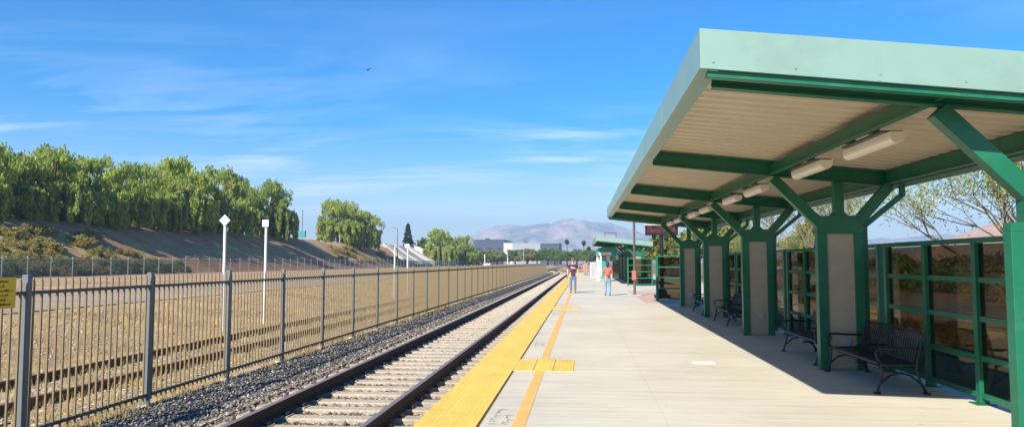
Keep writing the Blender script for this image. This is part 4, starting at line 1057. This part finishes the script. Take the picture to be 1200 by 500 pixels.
def person(x, y, rz, Ht, label, shirt, pants, hair, arms, cap=None, backpack=None, emblem=False, female=False):
    """faces -Y before rotation; arms = list of (elbow, wrist, hand dir) offsets for left and right, in units of height"""
    s = Ht / 1.75; t = thing('person', label, 'person', (x, y, 0), rz); t.scale = (s, s, s)
    sh_w = .19 if not female else .165; hp = .095
    V_, E_, R_ = [], [], []
    pel = chain(V_, E_, R_, [((0, 0, .95), .13)]); ch = chain(V_, E_, R_, [((0, .01, 1.12), .115), ((0, 0, 1.30), (.15, .10)), ((0, .005, 1.42), (.12, .08)), ((0, 0, 1.50), .055), ((0, -.01, 1.55), .055)], pel)
    chain(V_, E_, R_, [((0, -.012, 1.60), (.072, .085)), ((0, -.012, 1.67), (.078, .096)), ((0, -.008, 1.725), (.058, .072))], ch)
    neck = ch; chest = 2
    for sgn, (el, wr) in zip((-1, 1), arms):
        a = chain(V_, E_, R_, [((sgn * sh_w, 0, 1.41), .055), (el, .040), (wr, .026)], chest)
        hv = (Vector(wr) - Vector(el)).normalized(); palm = Vector(wr) + hv * .06
        side = hv.cross(Vector((0, 1, .1))).normalized() if abs(hv.y) < .8 else Vector((1, 0, 0))
        pi = chain(V_, E_, R_, [(tuple(palm), .024)], a)
        fwd = Vector((0, -1, 0)) if abs(hv.y) < .8 else Vector((0, 0, -1))
        for k, ln in enumerate((.065, .078, .074, .058)):
            b = palm + fwd.cross(hv).normalized() * 0 + (hv.cross(fwd)).normalized() * 0 + fwd * (.027 - .018 * k)
            chain(V_, E_, R_, [(tuple(b + hv * .03), .010), (tuple(b + hv * (.03 + ln * .55)), .009), (tuple(b + hv * (.03 + ln * .9) - side * sgn * .022), .008)], pi)
        chain(V_, E_, R_, [(tuple(palm + fwd * .035 - hv * .015), .012), (tuple(palm + fwd * .055 + hv * .02), .010)], pi)
    for sgn in (-1, 1):
        chain(V_, E_, R_, [((sgn * hp, 0, .88), .09), ((sgn * (hp + .01), -.01, .50), .058), ((sgn * (hp + .015), .02, .28), .050), ((sgn * (hp + .015), .03, .09), .036), ((sgn * (hp + .03), -.08, .035), .034)], pel)
    skin_mesh('body', V_, E_, R_, pel, SKIN, t, 2)
    # face
    mb = MB()
    for sx in (-.03, .03): mb.tube([(sx - .012, -.108, 1.665), (sx + .012, -.108, 1.665)], .008, 6)
    mb.build('eyes', HAIR, t)
    mb = MB(); mb.prism([(-.013, 1.62), (.013, 1.62), (.005, 1.66), (-.005, 1.66)], -.122, -.09); mb.build('nose', SKIN, t)
    mb = MB(); mb.box(-.024, .024, -.108, -.10, 1.592, 1.60); mb.build('mouth', REDB, t)
    # shirt
    V_, E_, R_ = [], [], []
    a = chain(V_, E_, R_, [((0, 0, .80), (.165, .135)), ((0, 0, .92), (.16, .13)), ((0, .005, 1.10), (.148, .122)), ((0, 0, 1.29), (.172, .12)), ((0, .005, 1.42), (.13, .095)), ((0, 0, 1.475), (.075, .07))])
    for sgn, (el, wr) in zip((-1, 1), arms):
        q = Vector((sgn * sh_w, 0, 1.41)); e = q.lerp(Vector(el), .75); chain(V_, E_, R_, [(tuple(q), .075), (tuple(e), .066)], 3)
    sh_o = skin_mesh('shirt', V_, E_, R_, 0, shirt, t, 2)
    V_, E_, R_ = [], [], []
    p = chain(V_, E_, R_, [((0, 0, 1.02), (.14, .115)), ((0, .005, .90), (.14, .12))])
    for sgn in (-1, 1): chain(V_, E_, R_, [((sgn * hp, 0, .78), .098), ((sgn * (hp + .012), -.01, .50), .070), ((sgn * (hp + .017), .02, .26), .064), ((sgn * (hp + .017), .025, .07), .058)], p)
    skin_mesh('jeans', V_, E_, R_, 0, pants, t, 2)
    for sgn in (-1, 1):
        V_, E_, R_ = [], [], []; chain(V_, E_, R_, [((sgn * (hp + .017), .05, .045), .045), ((sgn * (hp + .025), -.04, .04), .045), ((sgn * (hp + .035), -.13, .032), .035)]); skin_mesh('shoe', V_, E_, R_, 0, SHOE, t, 2)
    V_, E_, R_ = [], [], []
    if female: chain(V_, E_, R_, [((0, .0, 1.725), (.085, .095)), ((0, .035, 1.66), (.098, .085)), ((0, .07, 1.56), (.085, .05)), ((0, .085, 1.46), (.06, .03))])
    else: chain(V_, E_, R_, [((0, .0, 1.735), (.078, .09)), ((0, .03, 1.68), (.086, .08))])
    skin_mesh('hair', V_, E_, R_, 0, hair, t, 2)
    if cap:
        mb = MB(); mb.tube([(0, 0, 1.70), (0, 0, 1.76), (0, 0, 1.79)], [.105, .098, .05], 16); mb.prismx([(-.19, 1.695), (-.08, 1.705), (-.08, 1.72), (-.19, 1.705)], -.07, .07); mb.build('cap', cap, t, smooth=False)
    if emblem:
        mb = MB(); rr2 = random.Random(2)
        for k in range(6): mb.box(-.115 + k * .04, -.09 + k * .04, -.145, -.13, 1.285 - k * .012, 1.335 - k * .012)
        mb.box(-.115, .125, -.143, -.13, 1.235, 1.25); mb.build('shirt_print', WHITE, t)
    if backpack:
        V_, E_, R_ = [], [], []; chain(V_, E_, R_, [((0, .19, 1.08), (.13, .09)), ((0, .20, 1.22), (.15, .10)), ((0, .18, 1.38), (.12, .08))]); b = skin_mesh('backpack', V_, E_, R_, 0, backpack, t, 2)
        mb = MB(); mb.box(-.09, .09, .285, .305, 1.08, 1.20); mb.build('pocket', REDB, b)
        mb = MB()
        for sx in (-.1, .1): mb.tube([(sx, .14, 1.42), (sx, .02, 1.50), (sx, -.12, 1.40), (sx, -.13, 1.2), (sx, .1, 1.08)], .018, 6)
        mb.build('strap', REDB, b)
    return t
man = person(-.52, 39.0, R(4), 1.80, 'man in a maroon shirt with white print and blue jeans, facing the camera', MAROON, JEAN, HAIR,
       [((-.27, .02, 1.14), (-.27, -.06, .90)), ((.255, .03, 1.14), (.25, -.02, .88))], cap=REDC, emblem=True)
ph = MB(); ph.box(-.02, .02, -.045, .045, -.08, .08); o = ph.build('phone', SCR); o.location = (-.82, 38.90, .84); tag(o, 'small black phone held in the hand of the man in maroon', 'phone')
person(1.19, 36.1, R(180), 1.60, 'woman in a coral shirt with a coral backpack and light jeans, seen from behind', CORAL, JEANL, HAIR,
       [((-.26, -.04, 1.15), (-.12, -.24, 1.22)), ((.26, -.04, 1.15), (.12, -.24, 1.22))], backpack=CORAL, female=True)
person(7.9, 30.5, R(120), 1.62, 'person in a dark purple shirt standing on the walk behind the glass', PURP, JEAN, HAIR,
       [((-.26, .02, 1.14), (-.25, -.04, .90)), ((.26, .03, 1.14), (.24, -.04, .90))])
person(.35, 92, R(0), 1.70, 'person in white far down the platform', WHITE, paint('khaki_cloth', (.35, .28, .18), .9), HAIR,
       [((-.26, .02, 1.14), (-.26, -.04, .90)), ((.26, .03, 1.14), (.25, -.04, .90))])
# bird
bd = MB(); bd.tube([(-.28, 0, 0), (0, 0, .03), (.3, 0, 0)], [.02, .09, .02], 6); bd.add([(0, -.02, .04), (.1, .75, .22), (-.12, .7, .22), (-.12, 0, .04), (.1, -.75, .2), (-.12, -.7, .2)], [(0, 1, 2, 3), (0, 3, 5, 4)])
o = bd.build('bird', HAIR); o.location = (-33, 110, 31.2); o.rotation_euler.z = 1.0; tag(o, 'tiny dark bird gliding high in the blue sky', 'bird')

# weeds by the picket fence and between the rails
STRAW = leaf_mat('straw', [(0, (.34, .24, .11)), (1, (.55, .42, .22))], .2)
def tufts(name, n, xr, yr, zf, label, seed, mat, h=.16):
    r = np.random.default_rng(seed); x = r.uniform(*xr, n); y = yr[0] + (yr[1] - yr[0]) * r.random(n) ** 1.4; Vv = []; 
    nb = 9; X = np.repeat(x, nb) + r.normal(0, .05, n * nb); Yv = np.repeat(y, nb) + r.normal(0, .05, n * nb); Z = np.interp(X, *zf)
    L = h * r.uniform(.4, 1.3, n * nb); dx = r.normal(0, .35, n * nb) * L; dy = r.normal(0, .35, n * nb) * L; w = .006
    P = np.stack([np.stack([X - w, Yv, Z], 1), np.stack([X + w, Yv, Z], 1), np.stack([X + dx, Yv + dy, Z + L], 1)], 1).reshape(-1, 3)
    o = mesh_np(name, P, np.arange(len(P)).reshape(-1, 3), mat); tag(o, label, 'weeds', None, 'stuff')
tufts('dry_weeds', 380, (-6.6, -6.0), (7, 60), ([-7, -6.3, -5.6], [-.5, -.485, -.44]), 'dry tan weeds along the foot of the picket fence', 31, STRAW)
tufts('dry_grass', 5200, (-17, -6.6), (9, 75), ([-16, -11, -10.6, -10, -7, -6.6], [.02, -.5, -.53, -.45, -.45, -.52]), 'sparse straw coloured dry grass on the tan dirt behind the fence', 32, STRAW, .13)

# ------------------------------------------------------------------ haze
hz = MB(); hz.box(-6400, 6400, -80, 6400, -12, 330)
ho = hz.build('haze'); ho['kind'] = 'stuff'; ho.data.materials.clear()
hm = bpy.data.materials.new('haze_air'); hm.use_nodes = True; t = hm.node_tree; t.nodes.clear()
o_ = N(t, 'ShaderNodeOutputMaterial'); pv = N(t, 'ShaderNodeVolumePrincipled'); pv.inputs['Color'].default_value = (.52, .76, 1, 1); pv.inputs['Density'].default_value = .00026; pv.inputs['Anisotropy'].default_value = .0
t.links.new(pv.outputs[0], o_.inputs['Volume']); ho.data.materials.append(hm)
